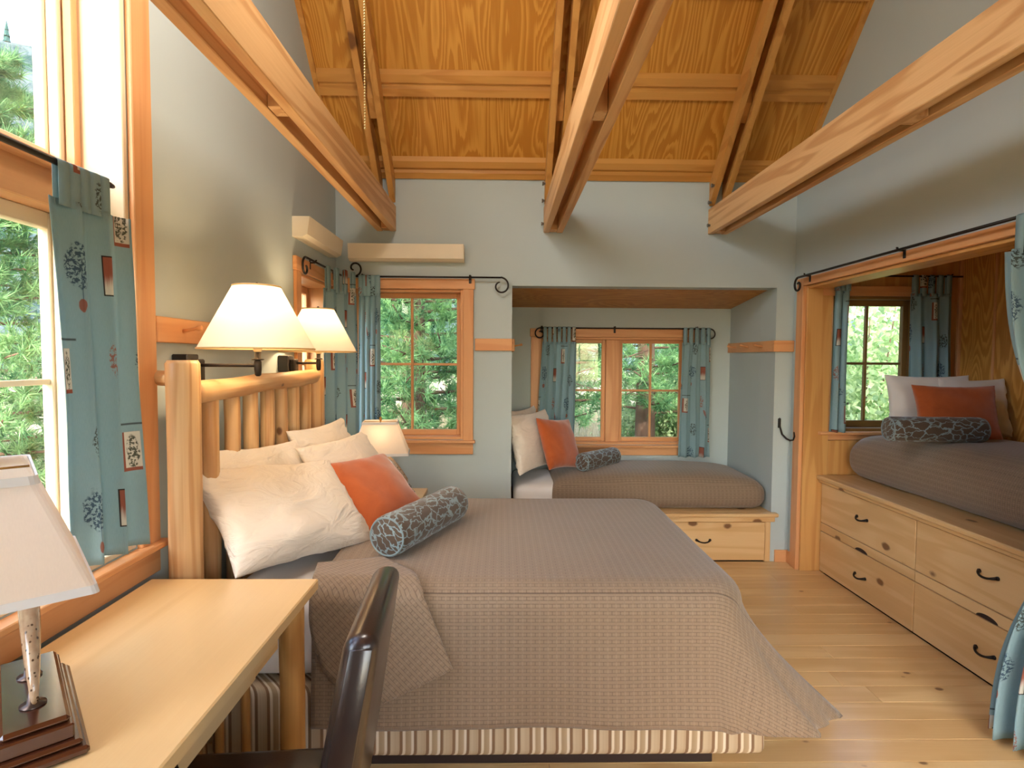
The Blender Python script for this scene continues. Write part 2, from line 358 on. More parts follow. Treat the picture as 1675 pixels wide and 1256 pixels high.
def curtain_mat():
    t = NT('printed_blue_curtain'); uv = t.coord('UV'); s = t.sep(uv)
    TW, TH = 0.38, 0.70
    cu = t.math('DIVIDE', s[0], TW); ci = t.math('FLOOR', cu)
    p = t.math('MULTIPLY', t.math('FRACT', cu), TW)
    q = t.math('MULTIPLY', t.math('FRACT', t.math('ADD', t.math('DIVIDE', s[1], TH), t.math('MULTIPLY', ci, 0.37))), TH)
    def rect(a, b, c, d, e=0.0012):
        m1 = t.math('MULTIPLY', t.sstep(p, a - e, a + e), t.math('SUBTRACT', 1.0, t.sstep(p, b - e, b + e)))
        m2 = t.math('MULTIPLY', t.sstep(q, c - e, c + e), t.math('SUBTRACT', 1.0, t.sstep(q, d - e, d + e)))
        return t.math('MULTIPLY', m1, m2)
    def ell(a, b, ra, rb, ang=0.0, soft=0.2):
        dp, dq = t.math('SUBTRACT', p, a), t.math('SUBTRACT', q, b); ca, sa = math.cos(ang), math.sin(ang)
        x_ = t.math('DIVIDE', t.math('ADD', t.math('MULTIPLY', dp, ca), t.math('MULTIPLY', dq, sa)), ra)
        y_ = t.math('DIVIDE', t.math('SUBTRACT', t.math('MULTIPLY', dq, ca), t.math('MULTIPLY', dp, sa)), rb)
        d = t.math('ADD', t.math('MULTIPLY', x_, x_), t.math('MULTIPLY', y_, y_))
        d = t.math('ADD', d, t.math('MULTIPLY', t.math('SUBTRACT', t.noise(uv, 34, 2), 0.5), 1.6))
        return t.math('SUBTRACT', 1.0, t.sstep(d, 1 - soft, 1 + soft))
    weave = t.noise(t.mapping(uv, (900, 60, 1)), 1.0, 1)
    leafy = t.sstep(t.noise(uv, 95, 2, 0.6), 0.46, 0.54)
    rust, white, navy, dark = hx(166, 104, 86), hx(226, 222, 208), hx(66, 88, 108), hx(62, 58, 56)
    col = t.mix(weave, hx(148, 179, 185), hx(167, 195, 200))
    col = t.mix(rect(0.026, 0.079, 0.046, 0.164), col, dark)
    grad = t.math('DIVIDE', t.math('SUBTRACT', q, 0.05), 0.11)
    col = t.mix(rect(0.030, 0.075, 0.05, 0.16), col, t.mix(t.sstep(t.math('ADD', grad, t.math('MULTIPLY', t.noise(t.mapping(uv, (120, 8, 1)), 1, 1), 0.35)), 0.35, 0.75), white, rust))
    col = t.mix(rect(0.142, 0.214, 0.205, 0.330), col, rust)
    col = t.mix(rect(0.156, 0.214, 0.216, 0.330), col, white)
    col = t.mix(t.math('MULTIPLY', t.math('MULTIPLY', ell(0.186, 0.268, 0.022, 0.05), leafy), 0.9), col, hx(72, 76, 58))
    col = t.mix(t.math('MULTIPLY', rect(0.13, 0.24, 0.352, 0.358, 0.002), 0.8), col, dark)
    col = t.mix(t.math('MULTIPLY', t.math('MULTIPLY', ell(0.262, 0.560, 0.045, 0.06), leafy), 0.9), col, navy)
    col = t.mix(t.math('MULTIPLY', rect(0.262, 0.265, 0.44, 0.56, 0.001), 0.7), col, navy)
    col = t.mix(t.math('MULTIPLY', ell(0.263, 0.452, 0.012, 0.018), 0.9), col, rust)
    col = t.mix(t.math('MULTIPLY', t.math('MULTIPLY', ell(0.300, 0.06, 0.035, 0.05), leafy), 0.85), col, hx(70, 72, 62))
    col = t.mix(t.math('MULTIPLY', ell(0.085, 0.455, 0.011, 0.034, 0.45), 0.85), col, rust)
    col = t.mix(t.math('MULTIPLY', t.math('MULTIPLY', ell(0.045, 0.555, 0.02, 0.05), leafy), 0.85), col, rust)
    col = t.mix(t.math('MULTIPLY', t.math('MULTIPLY', ell(0.105, 0.425, 0.022, 0.026), leafy), 0.7), col, navy)
    d = t.n.new('ShaderNodeBsdfDiffuse'); t.l.new(col, d.inputs[0])
    tr = t.n.new('ShaderNodeBsdfTranslucent'); t.l.new(col, tr.inputs[0])
    mx = t.n.new('ShaderNodeMixShader'); mx.inputs[0].default_value = 0.34
    t.l.new(d.outputs[0], mx.inputs[1]); t.l.new(tr.outputs[0], mx.inputs[2]); t.l.new(mx.outputs[0], t.out.inputs[0])
    return t.m
curtain_m = curtain_mat()

def shade_mat(name, c, trans):
    t = NT(name); v = t.coord(); w = t.noise(t.mapping(v, (400, 400, 60)), 1.0, 1)
    col = t.mix(w, tuple(x * 0.94 for x in c[:3]) + (1,), c)
    d = t.n.new('ShaderNodeBsdfDiffuse'); t.l.new(col, d.inputs[0]); tr = t.n.new('ShaderNodeBsdfTranslucent'); t.l.new(col, tr.inputs[0])
    mx = t.n.new('ShaderNodeMixShader'); mx.inputs[0].default_value = trans
    t.l.new(d.outputs[0], mx.inputs[1]); t.l.new(tr.outputs[0], mx.inputs[2]); t.l.new(mx.outputs[0], t.out.inputs[0]); return t.m
shade_cone = shade_mat('ivory_shade', (0.88, 0.79, 0.64, 1), 0.26)
shade_linen = shade_mat('linen_shade', (0.90, 0.79, 0.68, 1), 0.4)

t = NT('window_glass')
tr = t.n.new('ShaderNodeBsdfTransparent'); tr.inputs[0].default_value = (0.97, 0.98, 0.97, 1); gl = t.n.new('ShaderNodeBsdfGlossy'); gl.inputs['Roughness'].default_value = 0.02
lw = t.n.new('ShaderNodeLayerWeight'); refl = t.math('ADD', t.math('MULTIPLY', t.math('POWER', lw.outputs['Facing'], 5.0), 0.8), 0.03)
mx = t.n.new('ShaderNodeMixShader'); t.l.new(refl, mx.inputs[0]); t.l.new(tr.outputs[0], mx.inputs[1]); t.l.new(gl.outputs[0], mx.inputs[2]); t.l.new(mx.outputs[0], t.out.inputs[0])
glass = t.m
# ------------------------------------------------------------------ room shell
XL, XR, D, YB = -1.2, 2.13, 4.12, -0.9
ZE = 2.80                      # roof plane height at the back wall, 45 degree pitch
YR = (D + YB) / 2; ZR = ZE + (D - YR)
T = 0.25
# floor planks
fl = empty('floor', (0, 0, -0.02), kind='structure')
subm = plain('subfloor', hx(70, 50, 34), 0.9)
box('subfloor', XL - T, 3.3, YB - T, D + T, -0.12, -0.024, subm, fl, bev=0)
pf = wood('floor_pine', *FLOORC, 'x', knots=8.0, ring=16, amt=0.75, rough=0.3, coat=0.2, tone=0.42)
pw = 0.122; y = YB; i = 0
protos = {}
while y < D - 0.001:
    y1 = min(y + pw, D); x = XL - 0.02; first = True
    while x < 2.27:
        L = rng.choice((0.9, 1.2, 1.5, 1.8, 2.1)) if not first else rng.choice((0.6, 1.0, 1.4, 1.7))
        first = False
        x1 = min(x + L, 2.27)
        if 2.27 - x1 < 0.3: x1 = 2.27
        box('floor_plank', x + 0.0009, x1 - 0.0009, y + 0.0012, y1 - 0.0012, -0.022, 0.0, pf, fl, bev=0.0008)
        x = x1
    y = y1; i += 1

# walls with their openings
TW_Y0, TW_Y1, TW_Z0, TW_Z1 = -0.25, 1.855, 0.87, 3.95
LW = (3.36, 4.03, 0.90, 2.0)
BW = (-1.06, -0.285, 0.905, 1.995)
AL = (0.068, 2.0, 0.0, 2.025)
AD = 4.95
AWN = (0.32, 1.63, 0.745, 1.69)
BO = (1.98, 3.95, 0.0, 2.02)           # bunk opening in right wall
RW_FILL = (0.15, 1.95, 0.80, 2.12)          # unseen window behind the camera, added to let in fill light
BN = (2.31, 2.94, 1.0, 1.95)           # bunk window
wall_l = panel_wall('wall_left', 'x', XL, -T, [(YB - T, D + T, -0.1, 5.35)], [(TW_Y0, TW_Y1, TW_Z0, TW_Z1), LW], wallm)
wall_b = panel_wall('wall_back', 'y', D, T, [(XL - T, XR + 0.16, -0.1, 2.9)], [BW, (AL[0], AL[1], -0.1, AL[3])], wallm)
wall_r = panel_wall('wall_right', 'x', XR, 0.13, [(YB - T, D + T, -0.1, 5.35)], [(BO[0], BO[1], -0.1, BO[3])], wallm)
wall_q = panel_wall('wall_rear', 'y', YB, -T, [(XL - T, XR + 0.16, -0.1, 2.9)], [RW_FILL], wallm)
# alcove shell
panel_wall('wall_alcove_left', 'x', AL[0], -0.12, [(D + T + 0.0005, AD + 0.2, -0.1, 2.2)], [], wallm)
panel_wall('wall_alcove_right', 'x', AL[1], 0.13, [(D + T + 0.0005, AD + 0.2, -0.1, 2.2)], [], wallm)
panel_wall('wall_alcove_back', 'y', AD, 0.2, [(AL[0] - 0.12, AL[1] + 0.13, -0.1, 2.2)], [AWN], wallm)
alc_ply = plywood('alcove_ply', hx(212, 154, 80), hx(178, 116, 48), 'x', 'y')
mk('ceiling_alcove', [(AL[0], D + 0.10, 2.03), (AL[1], D + 0.10, 2.03), (AL[1], AD, 1.945), (AL[0], AD, 1.945), (AL[0], D + 0.10, 2.12), (AL[1], D + 0.10, 2.12), (AL[1], AD, 2.04), (AL[0], AD, 2.04)],
   [(0, 3, 2, 1), (4, 5, 6, 7), (0, 1, 5, 4), (1, 2, 6, 5), (2, 3, 7, 6), (3, 0, 4, 7)], alc_ply, kind='structure')
# bunk shell
panel_wall('wall_bunk_far', 'y', BO[1], 0.17, [(XR + 0.131, 3.40, -0.1, 2.4)], [BN], ambw('z'))
bunk_ply = plywood('bunk_ply', hx(228, 172, 92), hx(190, 130, 58), 'z', 'y')
wb = empty('wall_bunk_side', (3.22, 3.0, 0), kind='structure')
ys = [1.9, 2.46, 3.06, 3.66, 3.95]
for a, b in zip(ys[:-1], ys[1:]): box('ply_panel', 3.22, 3.236, a + 0.001, b - 0.001, 0.0, 2.4, bunk_ply, wb, bev=0.001)
for a in ys[1:-1]: box('batten', 3.212, 3.222, a - 0.008, a + 0.008, 0.69, 2.34, trimw('z'), wb, bev=0.002)
box('corner_batten', 3.196, 3.22, 3.925, 3.949, 0.69, 2.34, trimw('z'), wb, bev=0.003)
panel_wall('wall_bunk_near', 'y', BO[0] - 0.08, -0.1, [(XR + 0.131, 3.40, -0.1, 2.4)], [], bunk_ply)
box('ceiling_bunk', XR + 0.131, 3.40, BO[0] - 0.18, BO[1] + 0.17, 2.36, 2.45, bunk_ply, kind='structure', bev=0)

# roof: plywood bays, purlins, rafters, tie beams
ce = empty('ceiling', (0, YR, ZR), kind='structure')
ply = plywood('roof_ply', hx(216, 160, 72), hx(182, 120, 40), 'y', 'x')
TIES = [(-0.905, -0.768), (0.291, 0.428), (1.482, 1.622)]
bays = [XL - 0.02] + [(a + b) / 2 for a, b in TIES] + [XR + 0.02]
def zr(y): return ZE + (D - y) if y >= YR else ZE + (y - YB)
rows = [D + T, 3.66, 2.87, 2.08, YR]
def slab(name, x0, x1, ya, yb, h, mat, parent, off=0.0, **k):
    """board lying in the roof plane between ya and yb, hanging h below it (or above when negative)"""
    V = []
    for yy in (ya, yb):
        for dz in (off, off - h):
            for xx in (x0, x1): V.append((xx, yy, zr(yy) + dz * 1.0))
    return mk(name, V, [(0, 1, 3, 2), (4, 6, 7, 5), (0, 4, 5, 1), (2, 3, 7, 6), (0, 2, 6, 4), (1, 5, 7, 3)], mat, parent, **k)
for sgn in (1, -1):
    rr_ = rows if sgn == 1 else [YB - T, YB + 0.46, YB + 1.25, YB + 2.04, YR]
    for ya, yb in zip(rr_[:-1], rr_[1:]):
        for x0, x1 in zip(bays[:-1], bays[1:]):
            slab('ply_panel', x0, x1, ya, yb, -0.08, ply, ce, 0.0)
roof_out = plain('roofing_felt', hx(60, 60, 58), 0.9)
slab('roof_deck', XL - 0.5, XR + 0.5, D + 0.5, YR, -0.06, roof_out, ce, 0.09); slab('roof_deck', XL - 0.5, XR + 0.5, YB - 0.5, YR, -0.06, roof_out, ce, 0.09)
# purlins: pairs of strips between rafters' bays
pm = purl('x'); pi = 0
for k in range(7):
    lo = 4.108 - 0.395 * k
    if lo - 0.12 < YR: break
    pr = empty('roof_purlin', ((XL + XR) / 2, lo - 0.05, zr(lo)), ['double fir purlin at the top of the back wall', 'double fir purlin next above the back wall, crossing the plywood', 'double fir purlin at the upper edge of the photo'][min(k, 2)] if k < 3 else '%s double fir purlin up from the back wall, high near the ridge' % ['', '', '', 'fourth', 'fifth', 'sixth', 'seventh'][k], 'purlin', 'roof purlins')
    for a, b in ((lo, lo - 0.032), (lo - 0.058, lo - 0.092)):
        slab('purlin_board', XL + 0.031, XR - 0.031, a, b, 0.034, pm, pr, -0.002)
    slab('purlin_groove', XL + 0.031, XR - 0.031, lo - 0.031, lo - 0.059, 0.012, pm, pr, -0.002)
names = ['left', 'middle', 'right']
for k, (a, b) in enumerate(TIES):
    w = 0.043; zt0, zt1 = 2.405, 2.583
    tb = empty('tie_beam', ((a + b) / 2, D - 0.01, zt0), ['double fir tie beam running above the log headboard, leftmost of three', 'double fir tie beam in the middle of the three', 'double fir tie beam beside the bunk wall, rightmost of three'][k], 'beam', 'tie beams')
    for x0, x1 in ((a, a + w), (b - w, b)):
        box('beam_board', x0, x1, YB + 0.012, D - 0.004, zt0, zt1, beamw('y'), tb, bev=0.003)
    for yy in (D - 0.006, 2.2, 0.9, YB + 0.15):
        box('spacer_block', a + w + 0.002, b - w - 0.002, yy - 0.085, yy, zt0 + 0.004, zt1 - 0.02, beamw('z'), tb, bev=0.002)
    for zz in (zt0 + 0.055,):
        lathe('bolt', [(0.013, -0.02), (0.013, -0.012), (0.009, -0.012), (0.009, 0.0)], (a, D - 0.045, zz), steel, tb, n=8, axis='x', smooth=False)
    rf = empty('rafter_pair', ((a + b) / 2, D - 0.05, 2.6), ['double fir rafter rising from the left tie beam beside the bead chain', 'double fir rafter rising from the middle tie beam', 'double fir rafter rising from the right tie beam'][k], 'rafter', 'rafters')
    off = -0.038; hh = 0.16
    for x0, x1 in ((a + 0.004, a + w), (b - w, b - 0.004)):
        slab('rafter_board', x0, x1, D - 0.006, YR + 0.03, hh, raftw('y'), rf, off)
        slab('rafter_board', x0, x1, YB + 0.006, YR - 0.03, hh, raftw('y'), rf, off)
    for yy in (3.74, 3.2, 2.6):
        slab('rafter_block', a + w + 0.002, b - w - 0.002, yy, yy - 0.09, 0.10, raftw('z'), rf, off)
    for yy, zz in ((D - 0.05, 2.62), (D - 0.10, 2.725)):
        lathe('bolt', [(0.014, -0.022), (0.014, -0.012), (0.009, -0.012), (0.009, 0.0)], (a + 0.004, yy, zz), steel, rf, n=8, axis='x', smooth=False)
rb = empty('ridge_beam', (0.5, YR, ZR - 0.3), 'fir ridge beam under the roof peak above the bed', 'beam')
box('ridge_board', XL + 0.002, XR - 0.002, YR - 0.02, YR + 0.02, ZR - 0.30, ZR - 0.03, beamw('x'), rb)
# edge cove where roof meets gables
for k, (x0, x1) in enumerate(((XL, XL + 0.03), (XR - 0.03, XR))):
    slab('trim_%d' % (10 + k), x0, x1, D - 0.004, YR, 0.035, purl('y'), None, -0.001, kind='structure')

# baseboards
box('baseboard_back', AL[1] + 0.03, XR - 0.001, D - 0.018, D - 0.0005, 0.0, 0.09, trimw('x'), kind='structure')
box('baseboard_back_left', XL + 0.02, AL[0] - 0.002, D - 0.018, D - 0.0005, 0.0, 0.09, trimw('x'), kind='structure')
box('baseboard_right', XR - 0.018, XR - 0.0005, BO[1] + 0.085, D - 0.02, 0.0, 0.09, trimw('y'), kind='structure')
box('baseboard_left', XL + 0.0005, XL + 0.018, YB + 0.01, D - 0.02, 0.0, 0.09, trimw('y'), kind='structure')

# ------------------------------------------------------------------ windows
def window(idx, plane, at, hole, sign, recess, panes, casing=0.075, stool=True, apron=0.085, head=None, mull=(), hbars=(), vbars=True, sash=0.045, proud=0.02, bars_white=False, frame_mat=None, sides=(True, True)):
    """plane 'x'/'y' wall at `at`; sign = +1 when outdoors lies at larger coordinate"""
    a0, a1, z0, z1 = hole
    fx = plane == 'x'; ax = 'y' if fx else 'x'
    root = empty('window_%d' % idx, ((at, (a0 + a1) / 2, z0) if fx else ((a0 + a1) / 2, at, z0)), kind='structure')
    def bx(name, p0, p1, c0, c1, q0, q1, mat, par=root, bev=0.003):
        c0, c1 = at + sign * c0, at + sign * c1
        if fx: return box(name, c0, c1, p0, p1, q0, q1, mat, par, bev)
        return box(name, p0, p1, c0, c1, q0, q1, mat, par, bev)
    fm = frame_mat or trimw
    # casing on the room side (negative depth)
    cz0 = z0 - 0.004
    if sides[0]: bx('casing', a0 - casing, a0, -proud, 0.0, cz0, z1, trimw('z'))
    if sides[1]: bx('casing', a1, a1 + casing, -proud, 0.0, cz0, z1, trimw('z'))
    bx('head_casing', a0 - casing * (1.12 if sides[0] else 0), a1 + casing * (1.12 if sides[1] else 0), -proud - 0.004, 0.0, z1, z1 + casing, trimw(ax))
    # jambs
    j = 0.02
    bx('jamb', a0 - 0.001, a0 + j, 0.0, recess + 0.05, z0, z1, fm('z')); bx('jamb', a1 - j, a1 + 0.001, 0.0, recess + 0.05, z0, z1, fm('z'))
    bx('head_jamb', a0 + j, a1 - j, 0.0, recess + 0.05, z1 - j, z1, fm(ax))
    bx('sill', a0 + j, a1 - j, 0.0, recess + 0.09, z0, z0 + j, fm(ax))
    if stool:
        bx('stool', a0 - casing - 0.015, a1 + casing + 0.015, -proud - 0.03, 0.0, z0 - 0.022, z0 - 0.002, trimw(ax))
        bx('apron', a0 - casing, a1 + casing, -proud + 0.002, 0.0, z0 - 0.022 - apron, z0 - 0.022, trimw(ax))
    ins = [a0 + j] + [m for m in mull] + [a1 - j]
    segs = []
    prev = a0 + j
    for (m0, m1) in mull:
        bx('mullion', m0, m1, recess - 0.035, recess + 0.05, z0 + j, z1 - j, fm('z')); segs.append((prev, m0)); prev = m1
    segs.append((prev, a1 - j))
    for (s0, s1) in segs:
        for (b0, b1, hb, vb) in panes:
            sh = empty('sash', ((at + sign * recess, (s0 + s1) / 2, b0) if fx else ((s0 + s1) / 2, at + sign * recess, b0)))
            sh.parent = root; sh.location = sh.location - root.location; WL[sh] = (Vector((at + sign * recess, (s0 + s1) / 2, b0)) if fx else Vector(((s0 + s1) / 2, at + sign * recess, b0)))
            d0, d1 = recess, recess + 0.035
            bx('stile', s0, s0 + sash, d0, d1, b0, b1, fm('z'), sh); bx('stile', s1 - sash, s1, d0, d1, b0, b1, fm('z'), sh)
            bx('rail', s0 + sash, s1 - sash, d0, d1, b0, b0 + sash * 1.15, fm(ax), sh); bx('rail', s0 + sash, s1 - sash, d0, d1, b1 - sash, b1, fm(ax), sh)
            g0, g1, h0, h1 = s0 + sash, s1 - sash, b0 + sash * 1.15, b1 - sash
            mw = 0.009
            cuts_a = [g0] + ([g0 + (g1 - g0) * (q + 1) / (vb + 1) for q in range(vb)]) + [g1]
            cuts_h = [h0] + [h0 + (h1 - h0) * (q + 1) / (hb + 1) for q in range(hb)] + [h1]
            for c_ in cuts_a[1:-1]: bx('muntin', c_ - mw, c_ + mw, d0 + 0.006, d1 - 0.004, h0, h1, fm('z'), sh, 0.002)
            for c_ in cuts_h[1:-1]: bx('muntin', g0, g1, d0 + 0.008, d1 - 0.006, c_ - mw, c_ + mw, fm(ax), sh, 0.002)
            for p_, q_ in zip(cuts_a[:-1], cuts_a[1:]):
                for u_, v_ in zip(cuts_h[:-1], cuts_h[1:]):
                    bx('pane', p_ + mw * 0.5, q_ - mw * 0.5, d0 + 0.016, d0 + 0.020, u_ + mw * 0.5, v_ - mw * 0.5, glass, sh, 0)
    return root, bx
jw = wood('pale_jamb', hx(240, 222, 190), hx(226, 196, 150), 'z', amt=0.4)
def pale(a): return wood('pale_jamb', hx(240, 222, 190), hx(226, 196, 150), a, amt=0.4)
# tall window beside the desk: lower and upper lights with a deep rail between
w1, bx1 = window(1, 'x', XL, (TW_Y0, TW_Y1, TW_Z0, TW_Z1), -1, 0.20, [(TW_Z0 + 0.02, 1.94, 1, 0), (2.075, TW_Z1 - 0.02, 1, 0)], casing=0.1, mull=((0.72, 0.86),), apron=0.09, frame_mat=pale, sash=0.05)
bx1('transom', TW_Y0 + 0.02, TW_Y1 - 0.02, 0.13, 0.25, 1.94, 2.075, trimw('y'))
bx1('transom_cap', TW_Y0 + 0.02, TW_Y1 - 0.02, 0.10, 0.25, 2.045, 2.078, trimw('y'))
bx1('jamb_stop', TW_Y1 - 0.045, TW_Y1 - 0.02, 0.13, 0.16, TW_Z0 + 0.02, TW_Z1 - 0.02, trimw('z'))
bx1('jamb_stop', TW_Y1 - 0.06, TW_Y1 - 0.02, 0.165, 0.2, TW_Z0 + 0.02, TW_Z1 - 0.02, pale('z'))
w2, _ = window(2, 'x', XL, LW, -1, 0.16, [(LW[2] + 0.02, LW[3] - 0.02, 1, 1)], casing=0.08)
w3, _ = window(3, 'y', D, BW, 1, 0.10, [(BW[2] + 0.02, BW[3] - 0.02, 1, 1)], casing=0.074, sash=0.035)
w4, _ = window(4, 'y', AD, AWN, 1, 0.07, [(AWN[2] + 0.02, AWN[3] - 0.02, 1, 1)], casing=0.072, mull=((0.915, 1.035),), sash=0.032, apron=0.07)
def dkw(a): return wood('olive_sash', hx(150, 112, 62), hx(104, 78, 44), a, amt=0.6)
w5, _ = window(5, 'y', BO[1], BN, 1, 0.09, [(BN[2] + 0.02, BN[3] - 0.02, 1, 1)], casing=0.07, sash=0.04, frame_mat=dkw, apron=0.04)
w6, _ = window(6, 'y', YB, RW_FILL, -1, 0.14, [(RW_FILL[2] + 0.02, RW_FILL[3] - 0.02, 1, 1)], casing=0.074, mull=((1.0, 1.1),))  # added rear window, out of view, brightens the near side of the bed
# bunk opening trim
t1 = empty('trim_1', (XR, BO[1], 0), kind='structure')
box('post_casing', XR - 0.028, XR, BO[1], BO[1] + 0.085, 0.0, BO[3] + 0.055, trimw('z'), t1)
box('post_jamb', XR - 0.006, XR + 0.17, BO[1] - 0.022, BO[1] - 0.001, 0.0, BO[3], ambw('z'), t1)
box('header_casing', XR - 0.028, XR, BO[0] - 0.08, BO[1] + 0.001, BO[3], BO[3] + 0.055, trimw('y'), t1)
box('header_jamb', XR - 0.006, XR + 0.135, BO[0], BO[1] - 0.022, BO[3] - 0.02, BO[3] - 0.001, ambw('y'), t1)
box('near_casing', XR - 0.028, XR, BO[0] - 0.085, BO[0], 0.0, BO[3], trimw('z'), t1)
box('near_jamb', XR - 0.006, XR + 0.17, BO[0] + 0.001, BO[0] + 0.02, 0.0, BO[3] - 0.02, trimw('z'), t1)
# header inside face above the bunk
box('trim_2', XR + 0.131, XR + 0.15, BO[0], BO[1] - 0.001, BO[3] - 0.02, 2.359, ambw('y'), kind='structure')
# wainscot panel below bunk sill
box('trim_3', XR + 0.131, 3.195, BO[1] - 0.02, BO[1] - 0.001, 0.69, BN[2] - 0.065, ambw('z'), kind='structure')

# peg rails
def peg_rail(name, p0, p1, z0, z1, nx, ny, label, pegs, group='peg rails'):
    root = empty(name, ((p0[0] + p1[0]) / 2, (p0[1] + p1[1]) / 2, z0), label, 'peg rail', group)
    th = 0.022
    x0, x1 = sorted((p0[0], p1[0])); y0, y1 = sorted((p0[1], p1[1]))
    if nx: xs = sorted((p0[0] + nx * 0.0006, p0[0] + nx * th)); box('rail_board', xs[0], xs[1], y0, y1, z0, z1, trimw('y'), root)
    else: ys_ = sorted((p0[1] + ny * 0.0006, p0[1] + ny * th)); box('rail_board', x0, x1, ys_[0], ys_[1], z0, z1, trimw('x'), root)
    for s in pegs:
        px_, py_ = p0[0] + (p1[0] - p0[0]) * s, p0[1] + (p1[1] - p0[1]) * s; zc = (z0 + z1) / 2
        pts = [(px_ + nx * (th + d), py_ + ny * (th + d), zc + d * 0.2) for d in (-0.004, 0.02, 0.045, 0.055, 0.066, 0.07)]
        tube('peg', pts, [0.008, 0.007, 0.006, 0.010, 0.010, 0.005], trimw('y' if ny else 'x'), root, n=10)
    return root
peg_rail('peg_rail', (XL, TW_Y1 + 0.102), (XL, LW[0] - 0.09), 1.548, 1.638, 1, 0, 'fir peg rail on the left wall behind the lit lamps', (0.12, 0.4, 0.68, 0.92))
peg_rail('peg_rail', (BW[1] + 0.085, D), (AL[0] + 0.002, D), 1.554, 1.642, 0, -1, 'short fir peg rail between the back window and the sleeping nook', ())
peg_rail('peg_rail', (AL[0], D + 0.05), (AL[0], AD - 0.01), 1.554, 1.642, 1, 0, 'fir peg rail on the hidden left side of the sleeping nook', (0.5,))
peg_rail('peg_rail', (AL[1], D + 0.001), (AL[1], AD - 0.005), 1.56, 1.642, -1, 0, 'fir peg rail on the right side wall of the sleeping nook', (0.2, 0.5, 0.8))
peg_rail('peg_rail', (AL[1] - 0.022, D), (XR - 0.0, D), 1.56, 1.642, 0, -1, 'very short fir rail piece in the corner beside the bunk post', ())
# angled cream valance boxes above the corner windows
def valance(name, pts2, a0, a1, along, label):
    V = []
    for a in (a0, a1):
        for (d, z) in pts2: V.append((XL + 0.0006 + d, a, z) if along == 'y' else (a, D - 0.0006 - d, z))
    n = len(pts2); Fc = [tuple(range(n)), tuple(range(2 * n - 1, n - 1, -1))] + [(i, (i + 1) % n, n + (i + 1) % n, n + i) for i in range(n)]
    o = mk(name, V, Fc, mount_white, None, label=label, cat='valance', group='cream window valances')
    bm = bmesh.new(); bm.from_mesh(o.data); bmesh.ops.recalc_face_normals(bm, faces=bm.faces); bm.to_mesh(o.data); bm.free(); return o
prof = [(0, 2.185), (0.055, 2.185), (0.085, 2.20), (0.10, 2.30), (0, 2.30)]
valance('window_valance', prof, 3.27, 3.95, 'y', 'cream angled box valance on the left wall near the corner')
valance('window_valance', prof, -1.09, -0.277, 'x', 'long cream box valance on the back wall above the window')
# ------------------------------------------------------------------ soft goods helpers
def grid_faces(nu, nv, closed_u=False):
    Fc = []
    for i in range(nu - (0 if closed_u else 1)):
        for j in range(nv - 1):
            a = i * nv + j; b = ((i + 1) % nu) * nv + j
            Fc.append((a, b, b + 1, a + 1))
    return Fc
def pillow(name, c, yaw, lean, w, h, th, mat, label, cat='pillow', group=None, roll=0.0, seed=0, wrinkle=1.0, pinch=0.09):
    n = Vector((math.cos(R(yaw)), math.sin(R(yaw)), 0)); U = Vector((-math.sin(R(yaw)), math.cos(R(yaw)), 0)); up = Vector((0, 0, 1))
    Vv = math.cos(R(lean)) * up - math.sin(R(lean)) * n
    U2 = math.cos(R(roll)) * U + math.sin(R(roll)) * Vv; V2 = -math.sin(R(roll)) * U + math.cos(R(roll)) * Vv; N = U2.cross(V2)
    m = 31; V = []; uv = []; c = Vector(c)
    for s in (1, -1):
        for i in range(m):
            for j in range(m):
                u, v = math.sin((i / (m - 1) - 0.5) * math.pi), math.sin((j / (m - 1) - 0.5) * math.pi)
                pu = u * (1 - pinch * (1 - v * v) * abs(u) ** 3); pv = v * (1 - pinch * (1 - u * u) * abs(v) ** 3)
                pr = max(0.0, (1 - u * u) * (1 - v * v)) ** 0.42
                edge = (abs(u) ** 6 + abs(v) ** 6)
                wr = wrinkle * (0.014 * mnoise.noise((u * 2.2 + seed, v * 2.2, s * 3)) + 0.013 * abs(mnoise.noise((u * 5 + v * 4 + seed, v * 3 - u * 2, s))) * (0.5 + edge))
                q = c + U2 * (pu * w / 2) + V2 * (pv * h / 2) + N * (s * (th / 2 * pr + (wr if 0 < pr else 0) * min(1, pr * 4)))
                q.z -= 0.012 * (1 - pr) * (1 - v) * 0.5
                V.append(tuple(q)); uv.append((pu * w / 2, pv * h / 2))
    f1 = grid_faces(m, m); off = m * m; f2 = [tuple(reversed([x + off for x in f])) for f in f1]
    o = mk(name, V, f1 + f2, mat, None, True, uv=uv, label=label, cat=cat, group=group)
    bm = bmesh.new(); bm.from_mesh(o.data); bmesh.ops.remove_doubles(bm, verts=bm.verts, dist=0.0005); bm.to_mesh(o.data); bm.free(); o.data.shade_smooth()
    return o
